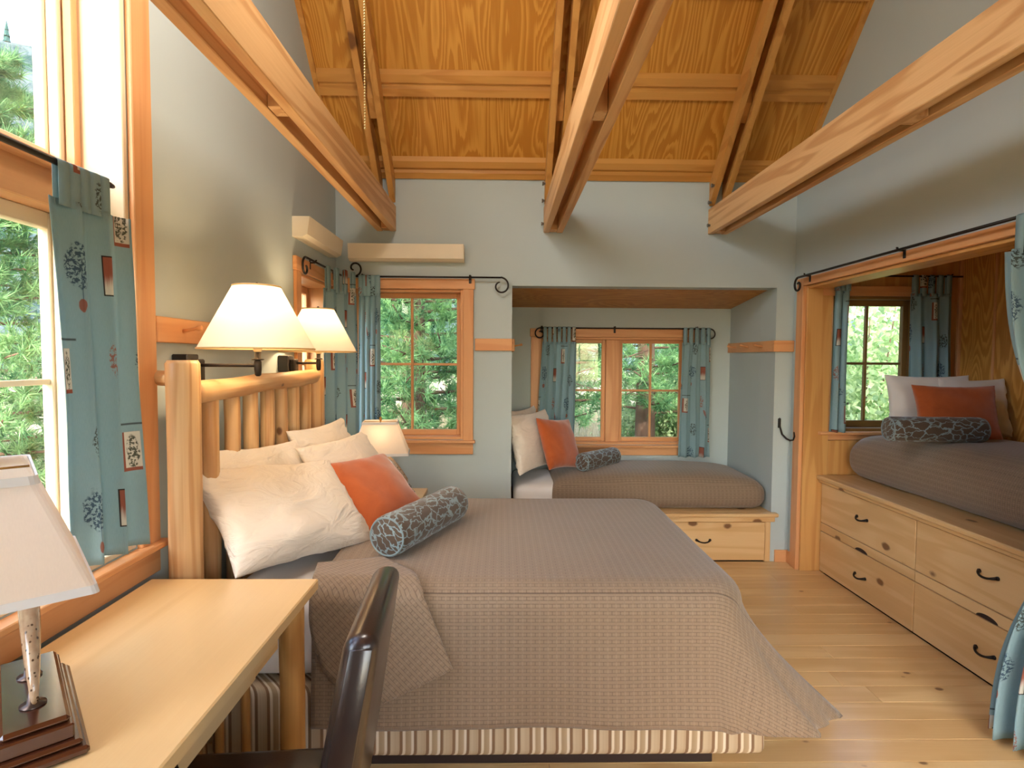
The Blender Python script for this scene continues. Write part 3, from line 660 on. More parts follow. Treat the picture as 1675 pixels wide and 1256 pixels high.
def bolster(a, b, r, label):
    a, b = Vector(a), Vector(b); d = (b - a); L = d.length; t_ = d.normalized(); u = t_.orthogonal().normalized(); w = t_.cross(u)
    root = empty('bolster_pillow', ((a.x + b.x) / 2, (a.y + b.y) / 2, min(a.z, b.z) - r), label, 'bolster', 'brocade bolsters')
    n = 36; st = [(0, r - 0.012), (0.004, r - 0.004), (0.012, r)] + [(L * i / 12, r * (1 + 0.012 * math.sin(i * 1.9))) for i in range(1, 12)] + [(L - 0.012, r), (L - 0.004, r - 0.004), (L, r - 0.012)]
    V = []; uv = []
    for s, rr in st:
        for j in range(n + 1):
            an = 2 * math.pi * j / n; V.append(tuple(a + t_ * s + (u * math.cos(an) + w * math.sin(an)) * rr)); uv.append((an * r, s))
    mk('tube_cover', V, grid_faces(len(st), n + 1), brocade, root, True, uv=uv)
    for p, sg in ((a, -1), (b, 1)):
        V = []; uv = []; Fc = []
        rings = [(0.0, 0.010), (0.5, 0.009), (0.85, 0.005), (1.0, 0.0)]
        for q, h in rings:
            for j in range(n):
                an = 2 * math.pi * j / n; V.append(tuple(p + t_ * sg * h + (u * math.cos(an) + w * math.sin(an)) * (r - 0.010) * q)); uv.append((math.cos(an) * r * q + 3, math.sin(an) * r * q))
        for i in range(3):
            for j in range(n): Fc.append((i * n + j, i * n + (j + 1) % n, (i + 1) * n + (j + 1) % n, (i + 1) * n + j))
        mk('end_cap', V, Fc, brocade, root, True, uv=uv)
        ring = [tuple(p + (u * math.cos(2 * math.pi * j / n) + w * math.sin(2 * math.pi * j / n)) * (r - 0.008)) for j in range(n + 1)]
        tube('piping', ring, 0.004, brocade, root, n=6)
    return root
def soft_box(name, x0, x1, y0, y1, z0, z1, rad, mat, parent=None, bulge=0.0, sag=0.0, seed=0, n=26, uvk=True, taper=0.0, **k):
    """rounded cushion-like block: superellipsoid style rounding over a dense box"""
    bm = bmesh.new(); bmesh.ops.create_cube(bm, size=2.0)
    bmesh.ops.subdivide_edges(bm, edges=bm.edges[:], cuts=n, use_grid_fill=True)
    hx_, hy_, hz_ = (x1 - x0) / 2, (y1 - y0) / 2, (z1 - z0) / 2; c = Vector(((x0 + x1) / 2, (y0 + y1) / 2, (z0 + z1) / 2))
    V = []; uv = []
    for v in bm.verts:
        # cosine spread so vertices gather at the edges
        s = [math.sin(a * math.pi / 2) for a in v.co]
        p = Vector((s[0] * hx_, s[1] * hy_, s[2] * hz_))
        inn = Vector((max(-hx_ + rad, min(hx_ - rad, p.x)), max(-hy_ + rad, min(hy_ - rad, p.y)), max(-hz_ + rad, min(hz_ - rad, p.z))))
        d = p - inn
        if d.length > 1e-9: p = inn + d.normalized() * rad
        fx, fy = p.x / hx_, p.y / hy_
        if p.z > 0: p.z += bulge * max(0, (1 - fx ** 4)) * max(0, (1 - fy ** 4)) * (p.z / hz_)
        wv = 0.006 * mnoise.noise((p.x * 3 + seed, p.y * 3, p.z * 3))
        p += Vector((fx, fy, 0.6)) * wv
        V.append(tuple(c + p))
        if abs(v.co.z) > 0.999: uv.append((c.x + p.x, c.y + p.y))
        elif abs(v.co.y) >= 0.999: uv.append((c.x + p.x, c.y + math.copysign(hy_, p.y) + math.copysign(1, p.y) * (hz_ - p.z)))
        else: uv.append((c.x + math.copysign(hx_, p.x) + math.copysign(1, p.x) * (hz_ - p.z), c.y + p.y))
    bm.verts.index_update(); Fc = [[q.index for q in f.verts] for f in bm.faces]; bm.free()
    return mk(name, V, Fc, mat, parent, True, uv=uv, **k)

# ------------------------------------------------------------------ main log bed
bed = empty('log_bed', (-0.1, 2.6, 0), 'double bed with peeled log headboard and striped box spring', 'bed')
HX = -1.09
log('post', (HX, 1.948, 0), (HX, 1.948, 1.487), 0.053, logw('z'), bed, seed=1, m=22, wob=0.03, n=24)
log('post', (HX, 3.295, 0), (HX, 3.295, 1.487), 0.054, logw('z'), bed, seed=2, m=22, wob=0.03, n=24)
log('top_rail', (HX + 0.01, 1.99, 1.372), (HX + 0.01, 3.25, 1.392), 0.041, logw('y'), bed, seed=3, m=22, wob=0.10)
log('bottom_rail', (HX, 1.99, 0.52), (HX, 3.25, 0.52), 0.038, logw('y'), bed, seed=4, m=18, wob=0.08)
for q, yy in enumerate((2.122, 2.290, 2.462, 2.634, 2.800, 2.965, 3.140)):
    log('spindle', (HX, yy, 0.53), (HX, yy, 1.36), 0.031, logw('z'), bed, seed=10 + q, wob=0.07, n=14)
log('wall_spacer', (XL + 0.002, 1.965, 1.425), (HX - 0.04, 1.95, 1.425), 0.026, logw('x'), bed, seed=30, m=4)
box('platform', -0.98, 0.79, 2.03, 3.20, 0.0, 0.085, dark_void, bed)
soft_box('box_spring', -1.02, 0.945, 1.935, 3.29, 0.088, 0.345, 0.03, ticking, bed, n=16)
soft_box('mattress', -1.02, 0.87, 1.965, 3.25, 0.345, 0.665, 0.09, white_linen, bed, n=18)

def drape_quilt():
    x0, x1, y0, y1, zt, r = -0.66, 0.905, 1.945, 3.29, 0.70, 0.10
    rc = 0.16; per = []     # base point, outward normal, side tag
    xs = np.linspace(x0, x1 - rc, 60); ys_ = np.linspace(y0 + rc, y1 - rc, 44)
    for x in xs: per.append((x, y0, 0, -1, 'n'))
    for a in np.linspace(0, math.pi / 2, 20)[1:-1]: per.append((x1 - rc + rc * math.sin(a), y0 + rc - rc * math.cos(a), math.sin(a), -math.cos(a), 'c'))
    for y in ys_: per.append((x1, y, 1, 0, 'f'))
    for a in np.linspace(0, math.pi / 2, 14)[1:-1]: per.append((x1 - rc + rc * math.cos(a), y1 - rc + rc * math.sin(a), math.cos(a), math.sin(a), 'c2'))
    for x in xs[::-1]: per.append((x, y1, 0, 1, 'b'))
    V = []; uv = []; nt, ns = 26, 34; ym = (y0 + y1) / 2
    for i, (bx_, by_, nx, ny, sd) in enumerate(per):
        ix, iy = bx_ - nx * r, by_ - ny * r
        sx = min(max(ix, x0), x1 - 0.62)
        for k in range(nt):
            tt = k / (nt - 1); x = sx + (ix - sx) * tt; y = ym + (iy - ym) * tt
            z = zt + 0.018 * (1 - tt ** 2) + 0.004 * mnoise.noise((x * 3, y * 3, 1))
            V.append((x, y, z)); uv.append((x, y))
        # hem drop and flare
        wrap = 0.0
        if sd == 'n':
            e = max(0, (bx_ - 0.1) / (x1 - 0.1)); drop = 0.458 + 0.0 * e; flare = 0.03 + 0.015 * e ** 4; fold = 0.006 + 0.014 * e ** 2
        elif sd == 'c':
            an = math.atan2(nx, -ny) / (math.pi / 2); drop = 0.458 + 0.055 * an; flare = 0.045 + 0.16 * min(1.0, an * 1.4) + 0.09 * math.sin(an * math.pi); fold = 0.028
        elif sd == 'f':
            drop = 0.475; flare = 0.205 - 0.07 * (by_ - y0) / (y1 - y0); fold = 0.03
        else:
            drop = 0.45; flare = 0.08; fold = 0.015
        L = drop + 0.03
        for k in range(1, ns):
            l = (math.pi * r / 2 + L - r) * k / (ns - 1)
            if l < math.pi * r / 2:
                o = r * math.sin(l / r) - r; z = zt - r * (1 - math.cos(l / r)); s = 0
            else:
                dd = l - math.pi * r / 2; s = dd / (L - r); o = flare * s ** 1.25; z = zt - r - dd * math.cos(min(0.6, flare))
            ph = bx_ * 7.0 if sd == 'n' else (by_ * 13.0 if sd == 'f' else i * 0.8)
            wv = fold * s ** 1.3 * (math.sin(ph - s * 2.2) + 0.5 * math.sin(ph * 2.3 + 1 + s)) + 0.004 * mnoise.noise((bx_ * 5, by_ * 5, z * 5))
            o += wv
            kx, ky = (1.35, 0.5) if (sd == 'c' and o > 0) else (1.0, 1.0)
            V.append((bx_ + nx * o * kx, by_ + ny * o * ky, z - (0.004 if k == ns - 1 else 0)))
            uv.append((bx_ - nx * r + nx * l, by_ - ny * r + ny * l))
    o = mk('bedspread', V, grid_faces(len(per), nt + ns - 1), quilt, None, True, uv=uv, label='brown basketweave bedspread draped over the large log bed', cat='bedspread', group='brown bedspreads')
    bm = bmesh.new(); bm.from_mesh(o.data); bmesh.ops.remove_doubles(bm, verts=bm.verts, dist=0.0004); bmesh.ops.recalc_face_normals(bm, faces=bm.faces); bm.to_mesh(o.data); bm.free(); o.data.shade_smooth()
    md = o.modifiers.new('thickness', 'SOLIDIFY'); md.thickness = 0.012; md.offset = -1
    return o
spread = drape_quilt()
# turned-back corner of the bedspread
def flap():
    lf = [(-0.70, -0.20), (-0.665, -0.02), (-0.655, 0.12), (-0.60, 0.27), (-0.45, 0.385)]
    rt = [(-0.47, -0.27), (-0.34, -0.13), (-0.272, 0.0), (-0.225, 0.11), (-0.166, 0.25)]
    def lerp(c, t_):
        f = t_ * (len(c) - 1); i = min(int(f), len(c) - 2); g = f - i
        p0, p1, p2, p3 = c[max(i - 1, 0)], c[i], c[i + 1], c[min(i + 2, len(c) - 1)]
        return tuple(0.5 * (2 * b + (c_ - a) * g + (2 * a - 5 * b + 4 * c_ - d_) * g * g + (3 * b - a - 3 * c_ + d_) * g ** 3) for a, b, c_, d_ in zip(p0, p1, p2, p3))
    V = []; uv = []; nu, nv = 34, 22; y0, zt, r = 1.945, 0.712, 0.075
    for i in range(nu):
        a, b = lerp(lf, i / (nu - 1)), lerp(rt, i / (nu - 1))
        for j in range(nv):
            s = j / (nv - 1); x = a[0] + (b[0] - a[0]) * s; t_ = a[1] + (b[1] - a[1]) * s
            l = t_ + r
            if l < 0: y, z = y0 + r - l, zt
            elif l < math.pi * r / 2: y, z = y0 + r - r * math.sin(l / r), zt - r * (1 - math.cos(l / r))
            else: dd = l - math.pi * r / 2; y, z = y0 - 0.06 * dd, zt - r - dd
            lift = 0.010 + 0.012 * (i / (nu - 1)) + 0.01 * (s * (1 - s) * 4) * (i / nu)
            if t_ < 0: z += lift * min(1, (1 + t_ * 3)) * 0.5; y -= 0.004
            else: y -= lift
            V.append((x, y - 0.006, z)); uv.append((y * 0.7 + x * 0.7 + 5, z * 0.7 - x * 0.7 if t_ > 0 else y * 0.7 - x * 0.7))
            uv[-1] = ((x + t_) * 0.7071, (x - t_) * 0.7071)
    o = mk('folded_corner', V, grid_faces(nu, nv), quilt, spread, True, uv=uv)
    md = o.modifiers.new('thickness', 'SOLIDIFY'); md.thickness = 0.010; md.offset = 0
flap()
PG = 'white bed pillows'
pillow('bed_pillow', (-0.855, 2.27, 0.89), -27, 46, 0.66, 0.45, 0.17, pillow_linen, 'plump off-white pillow at the front of the log bed near the desk', group=PG, seed=1, roll=-7)
pillow('bed_pillow', (-0.975, 2.40, 0.93), -12, 26, 0.60, 0.43, 0.12, pillow_linen, 'off-white pillow tucked directly behind the front pillow of the log bed', group=PG, seed=5, roll=-4)
pillow('bed_pillow', (-0.745, 2.86, 0.905), -14, 36, 0.62, 0.44, 0.13, pillow_linen, 'off-white pillow behind the orange cushion on the log bed', group=PG, seed=9)
pillow('bed_pillow', (-0.90, 3.0, 0.945), -8, 24, 0.62, 0.44, 0.12, pillow_linen, 'rearmost off-white pillow against the far end of the log headboard', group=PG, seed=13)
pillow('throw_pillow', (-0.60, 2.68, 0.865), -33, 50, 0.42, 0.42, 0.15, velvet, 'orange velvet cushion on the large log bed', 'cushion', 'orange velvet cushions', seed=20, wrinkle=0.5)
bolster((-0.452, 2.205, 0.795), (-0.235, 2.74, 0.795), 0.083, 'brown and blue patterned bolster lying on the large log bed')

# ------------------------------------------------------------------ sleeping nook
def bail_handle(par, c, normal, along, w=0.10, mat=None):
    """dark arched drawer pull with two feet"""
    c = Vector(c); n = Vector(normal); a = Vector(along)
    pts = []
    for i in range(11):
        s = -1 + i / 5; pts.append(c + a * (s * w / 2) + n * (0.004 + 0.024 * (1 - abs(s) ** 3)) - Vector((0, 0, 0.012)) * (1 - s * s))
    h = tube('handle', pts, [0.009, 0.007] + [0.0055] * 7 + [0.007, 0.009], iron, par, n=8)
    for s in (-1, 1):
        q = c + a * (s * w / 2)
        tube('handle_foot', [q, q + n * 0.006], 0.010, iron, h, n=8)
nb = empty('drawer_bed_base', (1.03, D + 0.4, 0), 'knotty pine drawer base built into the sleeping nook', 'bed base', 'built-in drawer bed bases')
box('carcass', 0.08, 1.99, D + 0.025, AD - 0.01, 0.0, 0.335, pinew('x'), nb)
box('face_stile', 1.955, 1.998, D - 0.006, D + 0.02, 0.0, 0.335, pinew('z'), nb); box('face_stile', 0.07, 0.11, D + 0.001, D + 0.02, 0.0, 0.335, pinew('z'), nb); box('face_stile', 1.01, 1.03, D - 0.006, D + 0.02, 0.0, 0.335, pinew('z'), nb)
box('ledge', 0.07, 2.035, D - 0.055, D - 0.001, 0.345, 0.372, pinew('x'), nb, bev=0.006); box('ledge_deck', 0.07, 1.999, D - 0.001, AD - 0.005, 0.345, 0.372, pinew('x'), nb, bev=0.002)
box('ledge_moulding', 0.07, 2.018, D - 0.032, D - 0.001, 0.305, 0.345, pinew('x'), nb, bev=0.004)
for a, b in ((0.115, 1.007), (1.033, 1.952)):
    dr = box('drawer', a, b, D - 0.014, D + 0.02, 0.012, 0.30, pinew('x'), nb, bev=0.004)
    bail_handle(dr, ((a + b) / 2, D - 0.014, 0.165), (0, -1, 0), (1, 0, 0))
soft_box('mattress', 0.085, 1.80, 4.185, 4.88, 0.3735, 0.545, 0.06, white_linen, None, n=16, label='white sheeted mattress in the sleeping nook, showing left of the spread', cat='mattress', bulge=0.02)
soft_box('bedspread', 0.36, 1.992, 4.148, 4.91, 0.376, 0.575, 0.09, quilt, None, n=26, bulge=0.075, seed=3, label='brown bedspread on the low bed in the sleeping nook', cat='bedspread', group='brown bedspreads')
pillow('bed_pillow', (0.245, 4.44, 0.86), -32, 14, 0.60, 0.45, 0.15, pillow_linen, 'off-white pillow at the head of the sleeping nook bed', group=PG, seed=31)
pillow('bed_pillow', (0.20, 4.60, 0.875), -26, 14, 0.56, 0.45, 0.12, pillow_linen, 'off-white pillow hidden against the nook wall behind its twin', group=PG, seed=33)
pillow('throw_pillow', (0.445, 4.38, 0.845), -42, 24, 0.40, 0.40, 0.14, velvet, 'orange velvet cushion in the sleeping nook', 'cushion', 'orange velvet cushions', seed=41, wrinkle=0.5, roll=-6)
bolster((0.62, 4.33, 0.70), (0.93, 4.64, 0.70), 0.072, 'patterned bolster lying on the sleeping nook bed')

# ------------------------------------------------------------------ bunk
bb = empty('drawer_bed_base', (2.7, 3.0, 0), 'tall knotty pine drawer base under the raised bunk', 'bed base', 'built-in drawer bed bases')
DX = 2.259
box('carcass', DX + 0.02, 3.195, 2.02, 3.926, 0.0, 0.66, pinew('y'), bb)
box('ledge', 2.222, 3.19, 2.02, 3.926, 0.662, 0.692, pinew('y'), bb, bev=0.006)
box('ledge_moulding', 2.238, DX + 0.02, 2.02, 3.926, 0.64, 0.662, pinew('y'), bb, bev=0.004)
for a, b in ((3.008, 3.92), (2.08, 3.002)):
    for z0, z1 in ((0.012, 0.292), (0.358, 0.634)):
        dr = box('drawer', DX, DX + 0.03, a, b, z0, z1, pinew('y'), bb, bev=0.003)
        bail_handle(dr, (DX, (a + b) / 2, 0.145 if z0 < 0.1 else 0.512), (-1, 0, 0), (0, 1, 0), 0.10)
    pb = box('pull_board', DX + 0.001, DX + 0.03, a, b, 0.297, 0.353, pinew('y'), bb, bev=0.002)
    m = (a + b) / 2; pts = [(DX - 0.0004, m + 0.06 * math.cos(q), 0.2975 + 0.022 * math.sin(q)) for q in np.linspace(0, math.pi, 13)]
    V = pts + [(p[0] + 0.001, p[1], p[2]) for p in pts]; k = len(pts)
    mk('finger_cutout_shade', V, [tuple(range(k)), tuple(range(2 * k - 1, k - 1, -1))] + [(i, i + 1, k + i + 1, k + i) for i in range(k - 1)], dark_void, pb)  # dark sheet on the board stands in for shade inside the finger cutout
soft_box('mattress', 2.45, 3.17, 2.03, 3.87, 0.694, 0.96, 0.05, white_linen, None, n=10, label='white mattress under the bunk bedspread', cat='mattress')
soft_box('bedspread', 2.385, 3.185, 2.025, 3.90, 0.697, 0.96, 0.12, quilt, None, n=28, bulge=0.08, seed=8, label='brown bedspread tucked over the raised bunk bed', cat='bedspread', group='brown bedspreads')
pillow('bed_pillow', (2.80, 3.66, 1.225), -97, 10, 0.52, 0.37, 0.11, white_linen, 'white pillow below the bunk window, left of its twin', group=PG, seed=51)
pillow('bed_pillow', (2.975, 3.50, 1.215), -88, 12, 0.44, 0.36, 0.11, white_linen, 'white pillow against the plywood wall at the right of the bunk', group=PG, seed=53)
pillow('throw_pillow', (2.745, 3.36, 1.19), -98, 16, 0.47, 0.34, 0.13, velvet, 'orange velvet cushion on the raised bunk', 'cushion', 'orange velvet cushions', seed=61, wrinkle=0.5)
bolster((2.20 + 0.02, 3.20, 1.108), (2.73, 3.16, 1.108), 0.072, 'brown and blue patterned bolster on the raised bunk')

# ------------------------------------------------------------------ curtains and rods
def curtain(name, p0, p1, b0, b1, z_top, z_bot, folds, amp, label, tabs=6, rod_z=None, flat=1.7, seed=0, group='blue printed tab curtains', waist=None, tab_w=0.035, nv=40, amp_bot=None, tab_span=(0.0, 1.0)):
    """p0,p1: top ends (x,y); b0,b1: bottom ends; cloth hangs from tabs"""
    p0, p1, b0, b1 = (Vector((*q, 0)) for q in (p0, p1, b0, b1))
    root = empty(name, ((b0.x + b1.x) / 2, (b0.y + b1.y) / 2, z_bot), label, 'curtain', group)
    w = (p1 - p0).length; nu = int(folds * 14) + 1; V = []; uv = []; FW = max(w, (b1 - b0).length) * flat
    for i in range(nu):
        s = i / (nu - 1)
        for j in range(nv):
            h = j / (nv - 1); z = z_top + (z_bot - z_top) * h
            a, b = p0.lerp(b0, h), p1.lerp(b1, h)
            if waist:
                for (q0, q1, hw, wid) in (waist,):
                    g = math.exp(-((h - hw) / wid) ** 2); a = a.lerp(Vector((*q0, 0)), g); b = b.lerp(Vector((*q1, 0)), g)
            d = (b - a); n = Vector((-d.y, d.x, 0)).normalized() if d.length > 1e-6 else Vector((0, 1, 0))
            am = amp * (0.6 + 0.4 * h) if amp_bot is None else amp + (amp_bot - amp) * h
            ph = 2 * math.pi * folds * s + 0.7 * mnoise.noise((seed, s * 2, h * 1.3)) * 2
            off = am * (math.sin(ph) + 0.25 * math.sin(2 * ph + seed)) + 0.006 * mnoise.noise((s * 4 + seed, h * 3, 5))
            sh = 0.35 / folds / (2 * math.pi) * math.sin(2 * ph)
            q = a.lerp(b, s + sh) + n * off
            V.append((q.x, q.y, z + 0.004 * math.sin(ph) * (1 if j == nv - 1 else 0))); uv.append((s * FW + seed * 0.137, z + seed * 0.21))
    cl = mk('cloth', V, grid_faces(nu, nv), curtain_m, root, True, uv=uv)
    md = cl.modifiers.new('thickness', 'SOLIDIFY'); md.thickness = 0.0025
    # hem band stitched at the top
    if rod_z:
        for k in range(tabs):
            s = tab_span[0] + (tab_span[1] - tab_span[0]) * (k + 0.5) / tabs; a = p0.lerp(p1, s); d = (p1 - p0).normalized(); n = Vector((-d.y, d.x, 0)); hw = tab_w / 2
            path = []
            for t_ in np.linspace(0, 1, 15):
                if t_ < 0.4: path.append((0.010, z_top - 0.02 + (rod_z - z_top + 0.02) * t_ / 0.4))
                elif t_ <= 0.6: an = (t_ - 0.4) / 0.2 * math.pi; path.append((0.010 * math.cos(an), rod_z + 0.010 * math.sin(an)))
                else: path.append((-0.010, rod_z + (z_top - 0.02 - rod_z) * (t_ - 0.6) / 0.4))
            V = []; uv2 = []
            tw = 0.5 * mnoise.noise((seed + k * 3.1, 0, 0))
            for (o_, z) in path:
                for e in (-1, 1):
                    q = a + d * (e * hw) + n * (o_ + e * tw * 0.012); V.append((q.x, q.y, z)); uv2.append((s * FW + e * hw + 0.02, z + k * 0.3))
            tb = mk('tab', V, grid_faces(15, 2), curtain_m, root, True, uv=uv2); m2 = tb.modifiers.new('thickness', 'SOLIDIFY'); m2.thickness = 0.002
    return root
def spiral(c, ax, up, r0, turns, start, n=26, r1=0.25):
    """spiral points in plane (ax, up) about c, from radius r0 inward"""
    c, ax, up = Vector(c), Vector(ax), Vector(up); P_ = []
    for i in range(n):
        s = i / (n - 1); a = start + s * turns * 2 * math.pi; r = r0 * (1 - (1 - r1) * s); P_.append(c + (ax * math.cos(a) + up * math.sin(a)) * r)
    return P_
def rod(label, pts, r=0.0065, brackets=(), scrolls=(), group='wrought iron curtain rods', wall_dir=(0, 1, 0), wall_gap=0.06):
    p = [Vector(q) for q in pts]; mid = (p[0] + p[-1]) / 2
    root = empty('curtain_rod', tuple(mid), label, 'curtain rod', group)
    tube('bar', p, r, iron, root, n=10)
    for sc in scrolls: tube('scroll', sc, [r] * (len(sc) - 3) + [r * 0.9, r * 0.8, r * 0.6], iron, root, n=8)
    wd = Vector(wall_dir)
    for b in brackets:
        b = Vector(b); br = tube('bracket', [b + Vector((0, 0, 0.014)), b + Vector((0, 0, 0.014)) + wd * 0.005, b + wd * 0.012, b + wd * (wall_gap - 0.004)], 0.005, iron, root, n=8)
        q = b + wd * (wall_gap - 0.003); e = wd.orthogonal().normalized() if abs(wd.z) < 0.5 else Vector((1, 0, 0))
        side = wd.cross(Vector((0, 0, 1)))
        V, Fc = boxvf(-0.009, 0.009, -0.0025, 0.0025, -0.04, 0.018, 0.001)
        mk('bracket_plate', [tuple(q + side * v[0] + wd * v[1] + Vector((0, 0, v[2]))) for v in V], Fc, iron, br)
    return root
RZ = 2.075
# tall window rod inside the recess
rod('plain iron curtain rod across the tall window by the desk', [(-1.2, -0.2, 2.02), (-1.2, 1.77, 2.02)], 0.0095, [(-1.2, 1.745, 2.02)], [[Vector((-1.2, 1.765, 2.02)), Vector((-1.2, 1.772, 2.02)), Vector((-1.2, 1.779, 2.02)), Vector((-1.2, 1.787, 2.02))]], wall_dir=(-1, 0, 0), wall_gap=0.13)
curtain('curtain', (-1.20, 1.535), (-1.172, 1.80), (-1.20, 1.59), (-1.168, 1.84), 1.925, 0.893, 2.7, 0.020, 'blue printed curtain hanging in the tall window beside the desk', tabs=5, rod_z=2.02, flat=1.75, seed=1, nv=44, tab_span=(0.08, 0.72))
# corner rods
sy = spiral((XL + 0.065, 3.30, RZ - 0.06), (0, 1, 0), (0, 0, 1), 0.06, 0.95, math.pi / 2, r1=0.2)
rod('wrought iron rod with hooked end on the left wall corner window', [(XL + 0.065, 3.30, RZ), (XL + 0.065, D - 0.10, RZ)], 0.0065, [(XL + 0.065, 3.50, RZ), (XL + 0.065, 3.97, RZ)], [sy], wall_dir=(-1, 0, 0), wall_gap=0.045)
curtain('curtain', (XL + 0.065, 3.62), (XL + 0.19, 3.95), (XL + 0.065, 3.60), (XL + 0.20, 3.95), 1.94, 0.78, 3.2, 0.018, 'blue printed curtain on the left wall in the room corner behind the lamp', tabs=4, rod_z=RZ, seed=3)
sr = spiral((-0.015, D - 0.055, RZ - 0.06), (1, 0, 0), (0, 0, 1), 0.062, -0.97, math.pi / 2, r1=0.45)
sl_ = spiral((-1.055, D - 0.055, RZ + 0.058), (1, 0, 0), (0, 0, 1), 0.058, 0.95, -math.pi / 2, r1=0.22)
rod('wrought iron scrolled rod above the back window', [(-1.055, D - 0.055, RZ), (-0.015, D - 0.055, RZ)], 0.0065, [(-0.235, D - 0.055, RZ), (-1.0, D - 0.055, RZ)], [sr, sl_], wall_gap=0.03)
curtain('curtain', (-1.02, D - 0.06), (-0.875, D - 0.06), (-1.04, D - 0.075), (-0.875, D - 0.07), 1.955, 0.72, 4.2, 0.017, 'blue printed curtain gathered at the left side of the back window', tabs=5, rod_z=RZ, seed=5, flat=2.4)
# nook rod
NZ = 1.765; ny_ = AD - 0.06
s1 = spiral((0.325, ny_, NZ - 0.05), (1, 0, 0), (0, 0, 1), 0.05, 1.1, math.pi / 2, r1=0.35, n=30); s2 = spiral((1.80, ny_, NZ - 0.05), (1, 0, 0), (0, 0, 1), 0.05, -1.0, math.pi / 2, r1=0.35, n=30)
rod('wrought iron scrolled rod above the nook windows', [(0.325, ny_, NZ), (1.80, ny_, NZ)], 0.006, [(0.34, ny_, NZ), (0.975, ny_, NZ), (1.69, ny_, NZ)], [s1, s2], wall_gap=0.035)
curtain('curtain', (0.345, ny_ - 0.01), (0.635, ny_ - 0.01), (0.285, ny_ - 0.02), (0.62, ny_ - 0.02), 1.645, 0.66, 5.0, 0.020, 'dark shaded printed curtain at the left of the nook windows', tabs=7, rod_z=NZ, seed=7, tab_w=0.03)
curtain('curtain', (1.555, ny_ - 0.01), (1.81, ny_ - 0.01), (1.535, ny_ - 0.02), (1.81, ny_ - 0.02), 1.645, 0.65, 3.4, 0.020, 'blue printed curtain at the right of the nook windows', tabs=5, rod_z=NZ, seed=9, tab_w=0.03)
# bunk window rod and curtains
by_ = BO[1] - 0.05
rod('iron rod above the bunk window', [(2.31, by_, 2.085), (3.19, by_, 2.085)], 0.006, [(3.12, by_, 2.085), (2.36, by_, 2.085)], wall_gap=0.04)
curtain('curtain', (2.30, by_), (2.405, by_), (2.285, by_ - 0.005), (2.40, by_ - 0.005), 2.0, 1.0, 2.2, 0.018, 'narrow printed curtain behind the bunk post, left of the bunk window', tabs=3, rod_z=2.085, seed=11)
curtain('curtain', (2.83, by_), (3.12, by_), (2.83, by_ - 0.02), (3.14, by_ - 0.02), 1.965, 1.02, 3.2, 0.020, 'grey-blue printed curtain right of the bunk window beside the plywood wall', tabs=5, rod_z=2.085, seed=13)
# long rod over bunk opening and its floor-length curtain
hx_ = XR - 0.075
s3 = spiral((hx_, 3.93, RZ - 0.055), (0, 1, 0), (0, 0, 1), 0.055, -1.15, math.pi / 2, r1=0.2, n=32)
rod('long wrought iron rod over the bunk opening', [(hx_, 1.9, RZ), (hx_, 3.93, RZ)], 0.0075, [(hx_, 2.95, RZ), (hx_, 3.86, RZ), (hx_, 2.1, RZ)], [s3], wall_dir=(1, 0, 0), wall_gap=0.047)
curtain('curtain', (hx_ - 0.01, 2.30), (hx_ + 0.02, 1.95), (1.945, 2.17), (2.05, 1.92), 1.945, 0.03, 4.0, 0.028, 'floor-length blue curtain tied back at the right edge of the bunk', tabs=5, rod_z=RZ, tab_span=(0.12, 1.0), seed=15, flat=1.9, waist=((2.085, 2.05), (2.095, 1.93), 0.52, 0.24), nv=60, amp_bot=0.045)
# curtain holdback hook by the corner
hk = empty('curtain_holdback', (2.08, D - 0.01, 0.95), 'curved iron curtain holdback hook on the wall by the bunk post', 'hook')
pts = [(2.072, D - 0.005, 1.075), (2.070, D - 0.008, 1.05), (2.072, D - 0.012, 1.01), (2.085, D - 0.02, 0.955), (2.11, D - 0.035, 0.925), (2.125, D - 0.06, 0.915), (2.128, D - 0.10, 0.925), (2.122, D - 0.125, 0.955), (2.115, D - 0.13, 0.985)]
pts = [(p[0] - 0.028, p[1], p[2]) for p in pts]
tube('hook_arm', pts, [0.004, 0.007, 0.007, 0.007, 0.007, 0.007, 0.006, 0.006, 0.004], iron, hk, n=8)
box('mounting_plate', 2.033, 2.055, D - 0.004, D - 0.0005, 1.0, 1.07, iron, hk, bev=0.001)
# ------------------------------------------------------------------ lamps
def bulb(name, loc, power, color=(1.0, 0.72, 0.42), rad=0.03, parent=None):
    l = bpy.data.lights.new(name, 'POINT'); l.energy = power; l.color = color; l.shadow_soft_size = rad
    o = bpy.data.objects.new(name, l); COL.objects.link(o); o.location = Vector(loc) - (WL[parent] if parent else Vector((0, 0, 0)))
    if parent: o.parent = parent
    return o
def cone_shade(par, c, rb, rt, h):
    n = 48; V = []; Fc = []
    for z, r in ((0, rb), (h * 0.5, (rb + rt) / 2), (h, rt)):
        for j in range(n): a = 2 * math.pi * j / n; V.append((c[0] + r * math.cos(a), c[1] + r * math.sin(a), c[2] + z))
    for i in range(2):
        for j in range(n): Fc.append((i * n + j, i * n + (j + 1) % n, (i + 1) * n + (j + 1) % n, (i + 1) * n + j))
    sh = mk('lamp_shade', V, Fc, shade_cone, par, True)
    for z, r in ((0, rb), (h, rt)):
        tube('shade_trim', [(c[0] + r * math.cos(2 * math.pi * j / n), c[1] + r * math.sin(2 * math.pi * j / n), c[2] + z) for j in range(n + 1)], 0.0035, plain('shade_trim_gold', hx(214, 176, 118), 0.6), sh, n=6)
    return sh
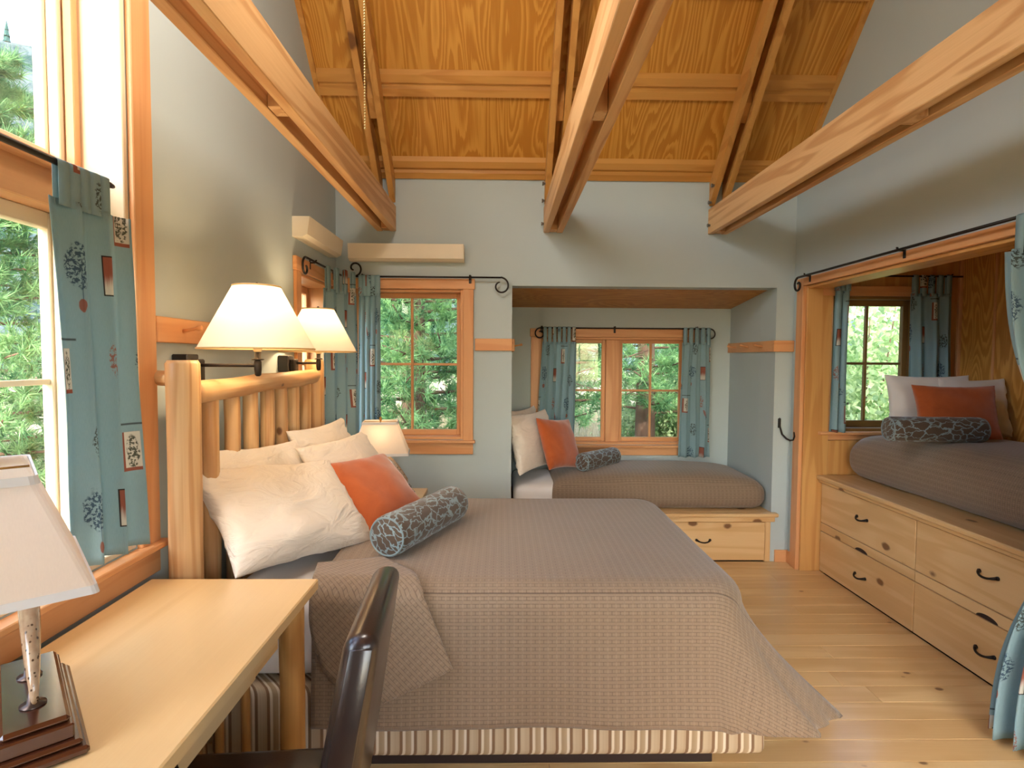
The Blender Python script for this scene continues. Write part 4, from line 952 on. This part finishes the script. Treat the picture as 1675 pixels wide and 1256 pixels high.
def wall_lamp(yb, cy, cx_, label, zb=1.53):
    root = empty('swing_arm_lamp', (XL, yb, 1.40), label, 'wall lamp', 'lit swing-arm wall lamps')
    box('wall_box', XL + 0.0006, XL + 0.058, yb - 0.04, yb + 0.04, 1.42, 1.508, black_plastic, root, bev=0.004)
    box('back_plate', XL + 0.058, XL + 0.088, yb - 0.028, yb + 0.028, 1.40, 1.49, iron, root, bev=0.005)
    z = 1.468
    tube('arm', [(XL + 0.085, yb, z), (XL + 0.12, yb, z), (cx_ - 0.02, cy, z), (cx_, cy, z)], 0.0065, iron, root, n=10)
    lathe('arm_knuckle', [(0.006, -0.035), (0.011, -0.03), (0.013, -0.01), (0.013, 0.02), (0.009, 0.024), (0.022, 0.026), (0.022, 0.029), (0.011, 0.032), (0.011, 0.055)], (cx_, cy, z - 0.005), iron, root, n=14)
    lathe('socket', [(0.012, 0.0), (0.015, 0.004), (0.015, 0.045), (0.010, 0.05)], (cx_, cy, z + 0.05), plain('socket_cream', hx(220, 196, 150), 0.5), root, n=14)
    b = lathe('light_bulb', [(0.010, 0.0), (0.014, 0.02), (0.028, 0.05), (0.028, 0.07), (0.018, 0.092), (0.004, 0.10)], (cx_, cy, z + 0.10), None, root, n=16)
    t = NT('bulb_glow'); e = t.n.new('ShaderNodeEmission'); e.inputs[0].default_value = (1, 0.78, 0.5, 1); e.inputs[1].default_value = 8.0; t.l.new(e.outputs[0], t.out.inputs[0]); b.data.materials.append(t.m)
    cone_shade(root, (cx_, cy, zb), 0.2, 0.082, 0.228)
    tube('harp_rod', [(cx_, cy, z + 0.19), (cx_, cy, zb + 0.235)], 0.003, brass, root, n=6)
    lathe('finial', [(0.003, 0), (0.008, 0.004), (0.006, 0.012), (0.002, 0.016)], (cx_, cy, zb + 0.228), iron, root, n=10)
    tube('shade_spider', [(cx_ - 0.08, cy, zb + 0.222), (cx_, cy, zb + 0.228), (cx_ + 0.08, cy, zb + 0.222)], 0.002, iron, root, n=6)
    bulb('bulb_light', (cx_, cy, z + 0.17 + 0.03), LAMP_W, parent=root, rad=0.035)
    return root
wall_lamp(2.11, 2.11, -0.905, 'lit swing-arm wall lamp nearest the desk above the log headboard')
wall_lamp(3.08, 3.08, -0.995, 'lit swing-arm wall lamp at the far end of the log headboard')

def frame_pt(c, yaw, u, v, z): # u right, v away
    cu, su = math.cos(yaw), math.sin(yaw); return (c[0] + u * cu - v * su, c[1] + u * su + v * cu, c[2] + z)
def rbox(name, c, yaw, u0, u1, v0, v1, z0, z1, mat, par, bev=0.003):
    V, Fc = boxvf(u0, u1, v0, v1, z0, z1, bev); return mk(name, [frame_pt(c, yaw, *q) for q in V], Fc, mat, par)
def rect_shade(par, c, yaw, hb, ht, z0, z1, mat):
    ub, vb = hb; ut, vt = ht; r = 0.012; V = []; Fc = []
    def ring(u, v, z):
        P_ = []
        for sx, sy in ((1, 1), (-1, 1), (-1, -1), (1, -1)):
            for k in range(4):
                a = {(1, 1): 0, (-1, 1): math.pi / 2, (-1, -1): math.pi, (1, -1): 1.5 * math.pi}[sx, sy] + k / 3 * math.pi / 2
                P_.append(frame_pt(c, yaw, sx * (u - r) + r * math.cos(a), sy * (v - r) + r * math.sin(a), z))
        return P_
    rings = [ring(ub + (ut - ub) * s, vb + (vt - vb) * s, z0 + (z1 - z0) * s) for s in (0, 0.33, 0.66, 1)]
    for g in rings: V += g
    n = 16
    for i in range(3):
        for j in range(n): Fc.append((i * n + j, i * n + (j + 1) % n, (i + 1) * n + (j + 1) % n, (i + 1) * n + j))
    sh = mk('lamp_shade', V, Fc, mat, par)
    trim = plain('shade_binding', hx(216, 214, 212), 0.8)
    for g, lo in ((ring(ub + 0.002, vb + 0.002, z0), 1), (ring(ut + 0.003, vt + 0.003, z1), -1)):
        g2 = ring((ub if lo == 1 else ut) + 0.002 - lo * 0.004, (vb if lo == 1 else vt) + 0.002 - lo * 0.004, (z0 if lo == 1 else z1) + lo * 0.016)
        VV = g + g2; mb = mk('shade_binding', VV, [(j, (j + 1) % n, n + (j + 1) % n, n + j) for j in range(n)], trim, sh); md = mb.modifiers.new('t', 'SOLIDIFY'); md.thickness = 0.004
    return sh
fish_m = None
t = NT('trout_glaze'); v = t.coord(); n_ = t.noise(v, 60, 3); z_ = t.sep(v)[2]
fish_m = t.bsdf(t.mix(t.sstep(t.vor(v, 90), 0.15, 0.3), hx(70, 44, 30), t.mix(n_, hx(150, 112, 84), hx(206, 186, 160))), 0.2, 0, 0.6, coat=0.6)
def fish(par, c, yaw, L, v0, z0, dark=False):
    """leaping trout, body in the (v,z) plane"""
    m = 22; n = 12; V = []
    for i in range(m):
        s = i / (m - 1)
        v_ = v0 + L * (s - 0.5) * 0.9; zz = z0 + 0.10 * math.sin(s * 2.4) * 1.0 + 0.10 * s
        h = 0.036 * (math.sin(math.pi * min(1, s * 0.93 + 0.05)) ** 0.7) + 0.005; wdt = h * 0.42
        for j in range(n): a = 2 * math.pi * j / n; V.append(frame_pt(c, yaw, wdt * math.cos(a), v_, zz + h * math.sin(a)))
    body = mk('fish_body', V, grid_faces(m, n) + [(i * n + n - 1, (i + 1) * n + n - 1, (i + 1) * n, i * n) for i in range(m - 1)] + [tuple(range(n)), tuple((m - 1) * n + j for j in range(n - 1, -1, -1))], dark_wood if dark else fish_m, par, True)
    def fin(pts):
        k = len(pts); V = [frame_pt(c, yaw, 0.0035, *p) for p in pts] + [frame_pt(c, yaw, -0.0035, *p) for p in pts]
        mk('fin', V, [tuple(range(k)), tuple(range(2 * k - 1, k - 1, -1))] + [(i, (i + 1) % k, k + (i + 1) % k, k + i) for i in range(k)], dark_wood if dark else fish_m, body)
    e = v0 + L * 0.5 * 0.9; ze = z0 + 0.10 * math.sin(2.4) + 0.10
    fin([(e - 0.02, ze + 0.008), (e + 0.05, ze + 0.065), (e + 0.04, ze), (e + 0.05, ze - 0.055), (e - 0.02, ze - 0.008)])
    fin([(v0, z0 + 0.16), (v0 + 0.03, z0 + 0.21), (v0 + 0.05, z0 + 0.16)])
    fin([(v0 - 0.03, z0 + 0.10), (v0 + 0.0, z0 + 0.06), (v0 + 0.01, z0 + 0.11)])
def trout_lamp(c, yaw, label, on, sh_off, hb, ht, zs0, zs1, fz):
    root = empty('table_lamp', c, label, 'table lamp', 'trout table lamps')
    rbox('base_plinth', c, yaw, -0.075, 0.075, -0.19, 0.19, 0.001, 0.018, dark_wood, root, 0.005)
    rbox('base_step', c, yaw, -0.066, 0.066, -0.18, 0.18, 0.018, 0.030, dark_wood, root, 0.005)
    rbox('base_block', c, yaw, -0.055, 0.055, -0.168, 0.168, 0.030, 0.058, dark_wood, root, 0.003)
    rbox('base_top', c, yaw, -0.050, 0.050, -0.16, 0.16, 0.058, 0.072, dark_wood, root, 0.006)
    rbox('base_wing', c, yaw, -0.19, -0.077, -0.06, 0.19, 0.001, 0.016, dark_wood, root, 0.006)
    rbox('base_wing', c, yaw, -0.18, -0.077, -0.05, 0.18, 0.016, 0.028, dark_wood, root, 0.006)
    for vv in (-0.075, 0.055):
        p = frame_pt(c, yaw, 0, vv, 0.072)
        lathe('rod_foot', [(0.021, 0), (0.021, 0.003), (0.010, 0.005), (0.006, 0.04), (0.0035, 0.045), (0.0035, 0.14 if vv > 0 else 0.09)], p, plain('pewter', hx(98, 84, 78), 0.3, 0.8), root, n=16)
    fish(root, c, yaw, 0.30, -0.01, fz)
    so = sh_off
    p0 = frame_pt(c, yaw, so[0], so[1], 0.0)
    tube('lamp_stem', [frame_pt(c, yaw, -0.125, so[1] if abs(so[1]) < 0.17 else 0.15, 0.028), frame_pt(c, yaw, -0.125 * 0.9 + so[0] * 0.1, so[1], 0.10), frame_pt(c, yaw, so[0], so[1], zs0 - 0.04), frame_pt(c, yaw, so[0], so[1], zs1 + 0.01)], 0.005, brass, root, n=8)
    sh = rect_shade(root, p0, yaw, hb, ht, zs0, zs1, shade_linen)
    for a in (0, 1):
        q0 = frame_pt(p0, yaw, -ht[0] if a else 0, 0 if a else -ht[1], zs1 - 0.003); q1 = frame_pt(p0, yaw, ht[0] if a else 0, 0 if a else ht[1], zs1 - 0.003)
        tube('shade_spider', [q0, q1], 0.0025, brass, root, n=6)
    lathe('finial', [(0.004, 0), (0.010, 0.004), (0.007, 0.014), (0.011, 0.02), (0.003, 0.027)], frame_pt(p0, yaw, 0, 0, zs1 + 0.002), brass, root, n=12)
    if on: bulb('bulb_light', frame_pt(p0, yaw, 0, 0, (zs0 + zs1) / 2 + 0.02), NIGHT_W, parent=root, rad=0.03)
    return root

# ------------------------------------------------------------------ desk, its lamp, chair
DZ = 0.76
desk = empty('writing_desk', (-0.9, 1.15, 0), 'pale wooden writing desk with log legs under the tall window', 'desk')
dlog = wood('amber_log', hx(214, 164, 98), hx(150, 98, 46), 'z', knots=6.0, ring=22, amt=0.9)
desktop = wood('maple_top', hx(230, 196, 142), hx(208, 166, 108), 'y', ring=9, amt=0.65, rough=0.28, coat=0.3, tone=0.05)
box('desk_top', -1.165, -0.612, 0.35, 1.872, DZ - 0.036, DZ, desktop, desk, bev=0.004)
box('apron', -0.70, -0.68, 0.45, 1.70, DZ - 0.15, DZ - 0.037, pinew('y'), desk); box('apron', -1.14, -1.12, 0.45, 1.70, DZ - 0.15, DZ - 0.037, pinew('y'), desk)
box('apron', -1.11, -0.70, 1.755, 1.775, DZ - 0.15, DZ - 0.037, pinew('x'), desk)
dr = box('drawer', -0.679, -0.66, 0.62, 1.50, DZ - 0.13, DZ - 0.045, pinew('y'), desk, bev=0.004)
bail_handle(dr, (-0.66, 1.06, DZ - 0.085), (1, 0, 0), (0, 1, 0))
for q, (x, y) in enumerate(((-0.668, 1.78), (-1.11, 1.78), (-0.668, 0.45), (-1.11, 0.45))):
    log('leg', (x, y, 0), (x, y, DZ - 0.037), 0.038, dlog, desk, seed=60 + q, wob=0.06)
for x in (-0.82, -0.905, -1.0): log('spindle', (x, 1.785, 0.16), (x, 1.785, DZ - 0.15), 0.014, dlog, desk, seed=int(-x * 100), n=10)
log('stretcher', (-0.69, 1.785, 0.16), (-1.09, 1.785, 0.16), 0.024, logw('x'), desk, seed=71, n=12)
LYAW = math.atan2(0.665, 0.747)      # v axis = (-.665,.747)
trout_lamp((-0.945, 1.125, DZ), LYAW, 'unlit table lamp with linen shade and trout base on the desk', False, (-0.055, 0.06), (0.155, 0.205), (0.066, 0.15), 0.285, 0.515, 0.12)

chair = empty('dining_chair', (-0.5, 1.28, 0), 'espresso leather parsons chair pushed up to the desk', 'chair')
def slab_pts(name, sec, y0, y1, skew, mat, par, bev=0.02):
    pass
CY = R(4)
def chair_part(name, x0, x1, y0, y1, z0, z1, mat, bev, seg=3, lean=0.0, taper=0.0):
    V, Fc = boxvf(x0, x1, y0, y1, z0, z1, bev, seg); out = []
    for v in V:
        s = (v[2] - z0) / (z1 - z0); xm = (x0 + x1) / 2
        x = xm + (v[0] - xm) * (1 + taper * (1 - s)) + lean * s; out.append((x, v[1], v[2]))
    p = Vector((-0.30, 1.28)); ca, sa = math.cos(CY), math.sin(CY)
    out = [(p.x + (q[0] - p.x) * ca - (q[1] - p.y) * sa, p.y + (q[0] - p.x) * sa + (q[1] - p.y) * ca, q[2]) for q in out]
    return mk(name, out, Fc, mat, chair, True)
chair_part('backrest', -0.415, -0.345, 1.075, 1.485, 0.40, 0.955, black_leather, 0.030, 4, lean=0.095, taper=0.35)
chair_part('back_panel', -0.402, -0.358, 1.071, 1.075, 0.42, 0.935, black_leather, 0.002, 1, lean=0.095, taper=0.35)
chair_part('seat', -0.85, -0.40, 1.075, 1.485, 0.36, 0.47, black_leather, 0.025, 3)
for x in (-0.82, -0.40):
    for y in (1.10, 1.46): chair_part('leg', x - 0.02, x + 0.02, y - 0.02, y + 0.02, 0.0, 0.36, dark_wood, 0.004, 1)

# nightstand and its lamp in the corner
ns = empty('nightstand', (-0.78, 3.72, 0), 'small wooden nightstand hidden behind the log bed', 'nightstand')
box('top', -1.05, -0.52, 3.48, 3.95, 0.555, 0.585, desktop, ns); box('cabinet', -1.02, -0.55, 3.51, 3.93, 0.12, 0.554, pinew('z'), ns)
for x in (-1.0, -0.57):
    for y in (3.53, 3.91): box('leg', x - 0.02, x + 0.02, y - 0.02, y + 0.02, 0, 0.12, pinew('z'), ns)
trout_lamp((-0.765, 3.70, 0.586), R(98) - math.pi / 2 * 0 , 'lit table lamp with pale shade on the corner nightstand', True, (-0.0, 0.03), (0.12, 0.185), (0.075, 0.105), 0.285, 0.50, 0.10)

# ------------------------------------------------------------------ ceiling fan inferred from its bead chain; its unseen light added as fill
FX, FY = -0.418, YR
fan = empty('ceiling_fan', (FX, FY, 3.2), 'unseen ceiling fan with added fill light above the frame, its bead pull chain hanging at top left', 'ceiling fan')
tube('downrod', [(FX, FY, ZR - 0.30), (FX, FY, 3.62)], 0.013, iron, fan, n=10)
lathe('motor', [(0.04, 0.0), (0.12, 0.02), (0.13, 0.08), (0.10, 0.14), (0.03, 0.17)], (FX, FY, 3.46), iron, fan, n=24)
for k in range(5):
    a = k * 2 * math.pi / 5 + 0.3; c = Vector((FX + 0.36 * math.cos(a), FY + 0.36 * math.sin(a), 3.50))
    V, Fc = boxvf(-0.25, 0.25, -0.055, 0.055, -0.004, 0.004, 0.002)
    rm = Matrix.Rotation(a, 3, 'Z') @ Matrix.Rotation(0.2, 3, 'X'); mk('blade', [tuple(c + rm @ Vector(v)) for v in V], Fc, trimw('x'), fan)
t = NT('frosted_globe'); e = t.n.new('ShaderNodeEmission'); e.inputs[0].default_value = (1, 0.86, 0.68, 1); e.inputs[1].default_value = 12.0; t.l.new(e.outputs[0], t.out.inputs[0])
lathe('fill_light_globe', [(0.03, 0.0), (0.09, 0.025), (0.105, 0.07), (0.09, 0.11), (0.05, 0.13)], (FX, FY, 3.32), t.m, fan, n=24)
bulb('fan_fill_light', (FX, FY, 3.22), FAN_FILL_W, (1.0, 0.95, 0.88), 0.22, fan)  # unseen lamp added to brighten the room
# chain of beads
V = []; Fc = []; zc = 2.19
base = bmesh.new(); bmesh.ops.create_icosphere(base, subdivisions=1, radius=0.0034); bv = [tuple(v.co) for v in base.verts]; bf = [[v.index for v in f.verts] for f in base.faces]; base.free()
z = zc
while z < 3.47:
    o = len(V); V += [(FX + 0.14 + p[0], FY + p[1], z + p[2]) for p in bv]; Fc += [[i + o for i in f] for f in bf]; z += 0.0086
V = [(x - 0.14, y, z) for x, y, z in V]
# hang it beside the globe
V = [(x, y + 0.135, z) for x, y, z in V]
mk('pull_chain', V, Fc, plain('brass_beads', hx(226, 206, 150), 0.3, 0.8), fan, True, kind='stuff')
# ------------------------------------------------------------------ outdoors
GZ = -0.45
nr = np.random.default_rng(5)
def ground_h(x, y):
    return GZ
t = NT('meadow_soil'); v = t.coord(); n1 = t.noise(v, 0.35, 4); n2 = t.noise(v, 6, 4, 0.7)
soil = t.bsdf(t.mix(t.math('ADD', t.math('MULTIPLY', n1, 0.5), t.math('MULTIPLY', n2, 0.5)), hx(130, 122, 92), hx(176, 164, 136)), 0.95, 0, 0.1)
# ground with a hole under the house is not needed: it lies below the floor
N = 40; xs = np.linspace(-70, 70, N); ys_ = np.linspace(-40, 110, N)
V = [(x, y, GZ + 0.12 * mnoise.noise((x * 0.15, y * 0.15, 0))) for x in xs for y in ys_]
gr = mk('ground', V, grid_faces(N, N), soil, None, True, kind='structure')
# leaf materials
def leaf_mat(name, c1, c2, trans=0.35):
    t = NT(name); v = t.coord(); n = t.noise(v, 2.2, 3, 0.6); n2 = t.noise(v, 30, 2)
    col = t.mix(t.sstep(t.math('ADD', t.math('MULTIPLY', n, 0.7), t.math('MULTIPLY', n2, 0.3)), 0.35, 0.65), c1, c2)
    d = t.n.new('ShaderNodeBsdfDiffuse'); t.l.new(col, d.inputs[0]); tr = t.n.new('ShaderNodeBsdfTranslucent'); t.l.new(col, tr.inputs[0])
    mx = t.n.new('ShaderNodeMixShader'); mx.inputs[0].default_value = trans; t.l.new(d.outputs[0], mx.inputs[1]); t.l.new(tr.outputs[0], mx.inputs[2]); t.l.new(mx.outputs[0], t.out.inputs[0]); return t.m
pine_leaf = leaf_mat('pine_needles', hx(62, 112, 76), hx(160, 200, 134))
bush_leaf = leaf_mat('bush_leaves', hx(128, 164, 102), hx(204, 218, 168))
grass_m = leaf_mat('dry_grass', hx(160, 146, 112), hx(196, 184, 156), 0.3)
bark = plain('pine_bark', hx(104, 78, 62), 0.9, bscale=30, bstr=0.6)

def needle_cloud(centres, dirs, n_need, length, width):
    """tufts: every needle one thin triangle; returns V,F"""
    K = len(centres); c = np.repeat(centres, n_need, 0); d = np.repeat(dirs, n_need, 0)
    r = nr.normal(size=(K * n_need, 3)); q = d * 0.9 + r * 0.62; q /= np.linalg.norm(q, axis=1)[:, None]
    L = length * nr.uniform(0.6, 1.15, (K * n_need, 1)); side = np.cross(q, nr.normal(size=q.shape)); side /= np.linalg.norm(side, axis=1)[:, None]
    base = c + d * nr.uniform(-0.06, 0.06, (K * n_need, 1)) * 1.0
    a = base + side * width; b = base - side * width; e = base + q * L
    V = np.stack([a, b, e], 1).reshape(-1, 3); F = np.arange(len(V)).reshape(-1, 3); return V, F
def fast_mesh(name, V, F, mat, parent, base):
    me = bpy.data.meshes.new(name); V = V - np.array(base)
    me.vertices.add(len(V)); me.vertices.foreach_set('co', V.astype(np.float32).ravel())
    me.loops.add(len(F) * 3); me.loops.foreach_set('vertex_index', F.astype(np.int32).ravel())
    me.polygons.add(len(F)); me.polygons.foreach_set('loop_start', np.arange(0, len(F) * 3, 3, dtype=np.int32)); me.update(calc_edges=True)
    me.materials.append(mat); o = bpy.data.objects.new(name, me); COL.objects.link(o); o.parent = parent; return o
def make_pine(seed, h, spread, label, loc, low=0.06, nb=60, tuft=9, need=22, ln=0.17, w=0.0055):
    global nr
    nr = np.random.default_rng(seed); rg = random.Random(seed)
    root = empty('pine_tree', (0, 0, 0), label, 'tree', 'pine trees outside')
    pts = [(0.05 * math.sin(z_ * 2 + seed), 0.05 * math.cos(z_ * 1.7), z_ * h) for z_ in np.linspace(0, 1, 9)]
    tube('trunk', pts, [0.13 * h / 6 * (1 - 0.9 * i / 8) + 0.01 for i in range(9)], bark, root, n=10)
    C_, D_ = [], []; bV, bF = [], []
    for b in range(nb):
        s = low + (1 - low) * (b + rg.random()) / nb; z0 = s * h; a = b * 2.399 + rg.uniform(-0.3, 0.3); L = spread * (1 - s * 0.82) * rg.uniform(0.7, 1.1)
        path = []
        for k in range(6):
            f = k / 5; path.append(Vector((math.cos(a + 0.25 * f * rg.uniform(-1, 1)) * L * f, math.sin(a) * L * f, z0 + L * (0.05 * f - 0.12 * f * f + 0.22 * f ** 3))))
        v_, f_ = tubevf(path, [0.022 * (1 - 0.8 * k / 5) * (L / 1.5) + 0.004 for k in range(6)], 5); o_ = len(bV); bV += v_; bF += [tuple(i + o_ for i in q) for q in f_]
        for k in range(tuft):
            f = 0.22 + 0.78 * (k + rg.random()) / tuft; i = min(4, int(f * 5)); p = path[i].lerp(path[i + 1], f * 5 - i)
            for m in range(3):
                off = Vector((rg.gauss(0, 1), rg.gauss(0, 1), rg.gauss(0, 0.45))) * 0.13 * L * (0.5 + 0.5 * f); dd = (path[5] - path[0]).normalized() * 0.7 + off.normalized() * 0.6 + Vector((0, 0, 0.35))
                C_.append(p + off); D_.append(dd.normalized())
    mk('branches', bV, bF, bark, root, True, kind='stuff')
    V, F = needle_cloud(np.array([tuple(x) for x in C_]), np.array([tuple(x) for x in D_]), need, ln, w)
    o = fast_mesh('needles', V, F, pine_leaf, root, (0, 0, 0)); o['kind'] = 'stuff'
    root.location = loc; return root
def place(src, loc, rz, sc, label):
    r = copy_tree(src); r.location = loc; r.rotation_euler = (0, 0, rz); r.scale = (sc, sc, sc); r['label'] = label; return r
pA = make_pine(11, 6.0, 1.9, 'bushy pine filling the back window view', (-1.05, 7.2, GZ), low=0.04, nb=100, tuft=10, need=28, w=0.006)
pB = make_pine(23, 7.5, 1.6, 'pine with a bare lower trunk outside the right nook sash', (2.25, 8.6, GZ), low=0.14, nb=84, tuft=9, need=26, w=0.006)
place(pA, (-3.55, 3.95, GZ), 1.9, 0.66, 'dense pine close outside the tall window by the desk')
place(pB, (-5.6, 5.7, GZ), 0.7, 0.62, 'taller pine outside the tall window, left of the curtain')
place(pB, (0.75, 8.2, GZ), 2.6, 0.95, 'pine outside the left nook sash')
place(pA, (-4.0, 7.6, GZ), 3.9, 1.1, 'pine outside the corner window of the left wall')
place(pA, (-4.9, 2.6, GZ), 4.4, 0.62, 'pine outside the near end of the tall window')
place(pA, (0.2, 13.5, GZ), 0.4, 1.15, 'distant pine across the dry meadow behind the nook')
place(pB, (-2.6, 15.5, GZ), 5.2, 1.2, 'distant pine across the dry meadow behind the back window')
place(pB, (4.4, 12.8, GZ), 1.2, 1.2, 'distant pine across the meadow right of the nook')
# leafy bush outside the bunk window
def make_bush(seed, loc, rad, n, label, lsz=0.085):
    g = np.random.default_rng(seed); root = empty('leafy_bush', (0, 0, 0), label, 'bush', 'leafy bushes outside')
    rg = random.Random(seed); bV, bF = [], []; C_ = []
    for b in range(26):
        a = rg.uniform(0, 6.28); el = rg.uniform(0.5, 1.4); L = rad * rg.uniform(0.8, 1.4)
        tip = Vector((math.cos(a) * math.cos(el), math.sin(a) * math.cos(el), math.sin(el) * 1.5)) * L
        path = [tip * f + Vector((0, 0, -0.2 * f * f * rad)) for f in (0, 0.3, 0.6, 1.0)]
        v_, f_ = tubevf(path, [0.02, 0.014, 0.009, 0.004], 5); o_ = len(bV); bV += v_; bF += [tuple(i + o_ for i in q) for q in f_]
        for k in range(n // 26):
            f = rg.uniform(0.15, 1.0); p = path[0].lerp(path[3], f); C_.append(tuple(p + Vector((rg.gauss(0, 1), rg.gauss(0, 1), rg.gauss(0, 1))) * 0.16 * rad))
    mk('stems', bV, bF, bark, root, True, kind='stuff')
    c = np.array(C_); d = g.normal(size=c.shape); d /= np.linalg.norm(d, axis=1)[:, None]; s = np.cross(d, g.normal(size=c.shape)); s /= np.linalg.norm(s, axis=1)[:, None]
    sz = lsz * g.uniform(0.6, 1.3, (len(c), 1)); q = np.stack([c, c + d * sz * 0.5 + s * sz * 0.3, c + d * sz, c + d * sz * 0.5 - s * sz * 0.3], 1).reshape(-1, 3)
    k = np.arange(len(c)) * 4; F = np.concatenate([np.stack([k, k + 1, k + 2], 1), np.stack([k, k + 2, k + 3], 1)])
    o = fast_mesh('leaves', q, F, bush_leaf, root, (0, 0, 0)); o['kind'] = 'stuff'; root.location = loc; return root
b1 = make_bush(3, (4.1, 6.3, GZ), 1.7, 26000, 'pale green leafy bush outside the bunk window')
place(b1, (5.6, 8.2, GZ), 1.0, 1.3, 'larger leafy bush farther off outside the bunk window')
place(b1, (-3.1, 1.4, GZ), 2.0, 0.5, 'low leafy bush below the tall window')
place(b1, (3.0, 9.6, GZ), 3.0, 0.8, 'leafy bush at the meadow edge beyond the nook')
# dry meadow grass
n = 26000; gx = nr.uniform(-6, 7, n); gy = nr.uniform(6.0, 20, n) ; L = nr.uniform(0.25, 0.75, n); lean = nr.normal(0, 0.12, (n, 2)); ang = nr.uniform(0, 3.14, n); wd = 0.008
b = np.stack([gx, gy, np.full(n, GZ)], 1); s = np.stack([np.cos(ang), np.sin(ang), np.zeros(n)], 1) * wd
tip = b + np.stack([lean[:, 0], lean[:, 1], L], 1); V = np.stack([b + s, b - s, tip], 1).reshape(-1, 3); F = np.arange(3 * n).reshape(-1, 3)
gm = bpy.data.objects.new('dry_grass', None); bpy.data.objects.remove(gm)
go = fast_mesh('dry_grass', V, F, grass_m, None, (0, 0, 0)); tag(go, 'tall dry grass of the meadow beyond the back windows', 'grass', kind='stuff')
# wooded mountain
t = NT('mountain_forest'); v = t.coord(); n1 = t.noise(v, 0.05, 5, 0.65); n2 = t.noise(t.mapping(v, (1, 1, 0.35)), 0.35, 4, 0.7)
mt = t.bsdf(t.mix(t.sstep(t.math('ADD', t.math('MULTIPLY', n1, 0.5), t.math('MULTIPLY', n2, 0.5)), 0.42, 0.60), hx(40, 62, 60), hx(88, 98, 98)), 1.0, 0, 0.0)
V = []; na, nrad = 90, 24
for i in range(na):
    a = math.pi * (0.02 + 1.25 * i / (na - 1))
    hgt = 78 * max(0.0, math.sin(max(0.0, min(1.0, (i / (na - 1) - 0.30) / 0.65)) * math.pi)) ** 0.7 + 16
    hgt *= 1 + 0.16 * mnoise.noise((i * 0.12, 0, 0)) + 0.05 * mnoise.noise((i * 0.5, 3, 0))
    for j in range(nrad):
        s = j / (nrad - 1); r = 90 + 130 * s; z = hgt * s ** 1.1 * (1 + 0.12 * mnoise.noise((i * 0.3, s * 7, 2)))
        V.append((math.cos(a) * r, math.sin(a) * r, GZ + z))
mo = mk('mountain', V, grid_faces(na, nrad), mt, None, True, label='hazy wooded mountain slope beyond the tall window', cat='mountain')
# conifers along the slope
ct = []
for k in range(170):
    i = rng.uniform(0.42, 0.80) * (na - 1); s = rng.choice((1.0, rng.uniform(0.25, 1.0))); i0 = int(i); j0 = min(nrad - 1, int(s * (nrad - 1)))
    p = V[i0 * nrad + j0]; ct.append((p[0] + rng.uniform(-1, 1), p[1] + rng.uniform(-1, 1), p[2], rng.uniform(4, 8)))
cV, cF = [], []
for (x, y, z, h) in ct:
    for lev in range(3):
        o_ = len(cV); zz = z - 0.5 + h * lev * 0.27; rr = h * 0.17 * (1 - lev * 0.25)
        cV += [(x + rr * math.cos(q), y + rr * math.sin(q), zz) for q in np.linspace(0, 2 * math.pi, 7)[:-1]] + [(x, y, zz + h * 0.45)]
        cF += [(o_ + q, o_ + (q + 1) % 6, o_ + 6) for q in range(6)]
mk('slope_conifers', cV, cF, plain('far_conifer', hx(52, 80, 76), 1.0, spec=0.0), mo, kind='stuff')
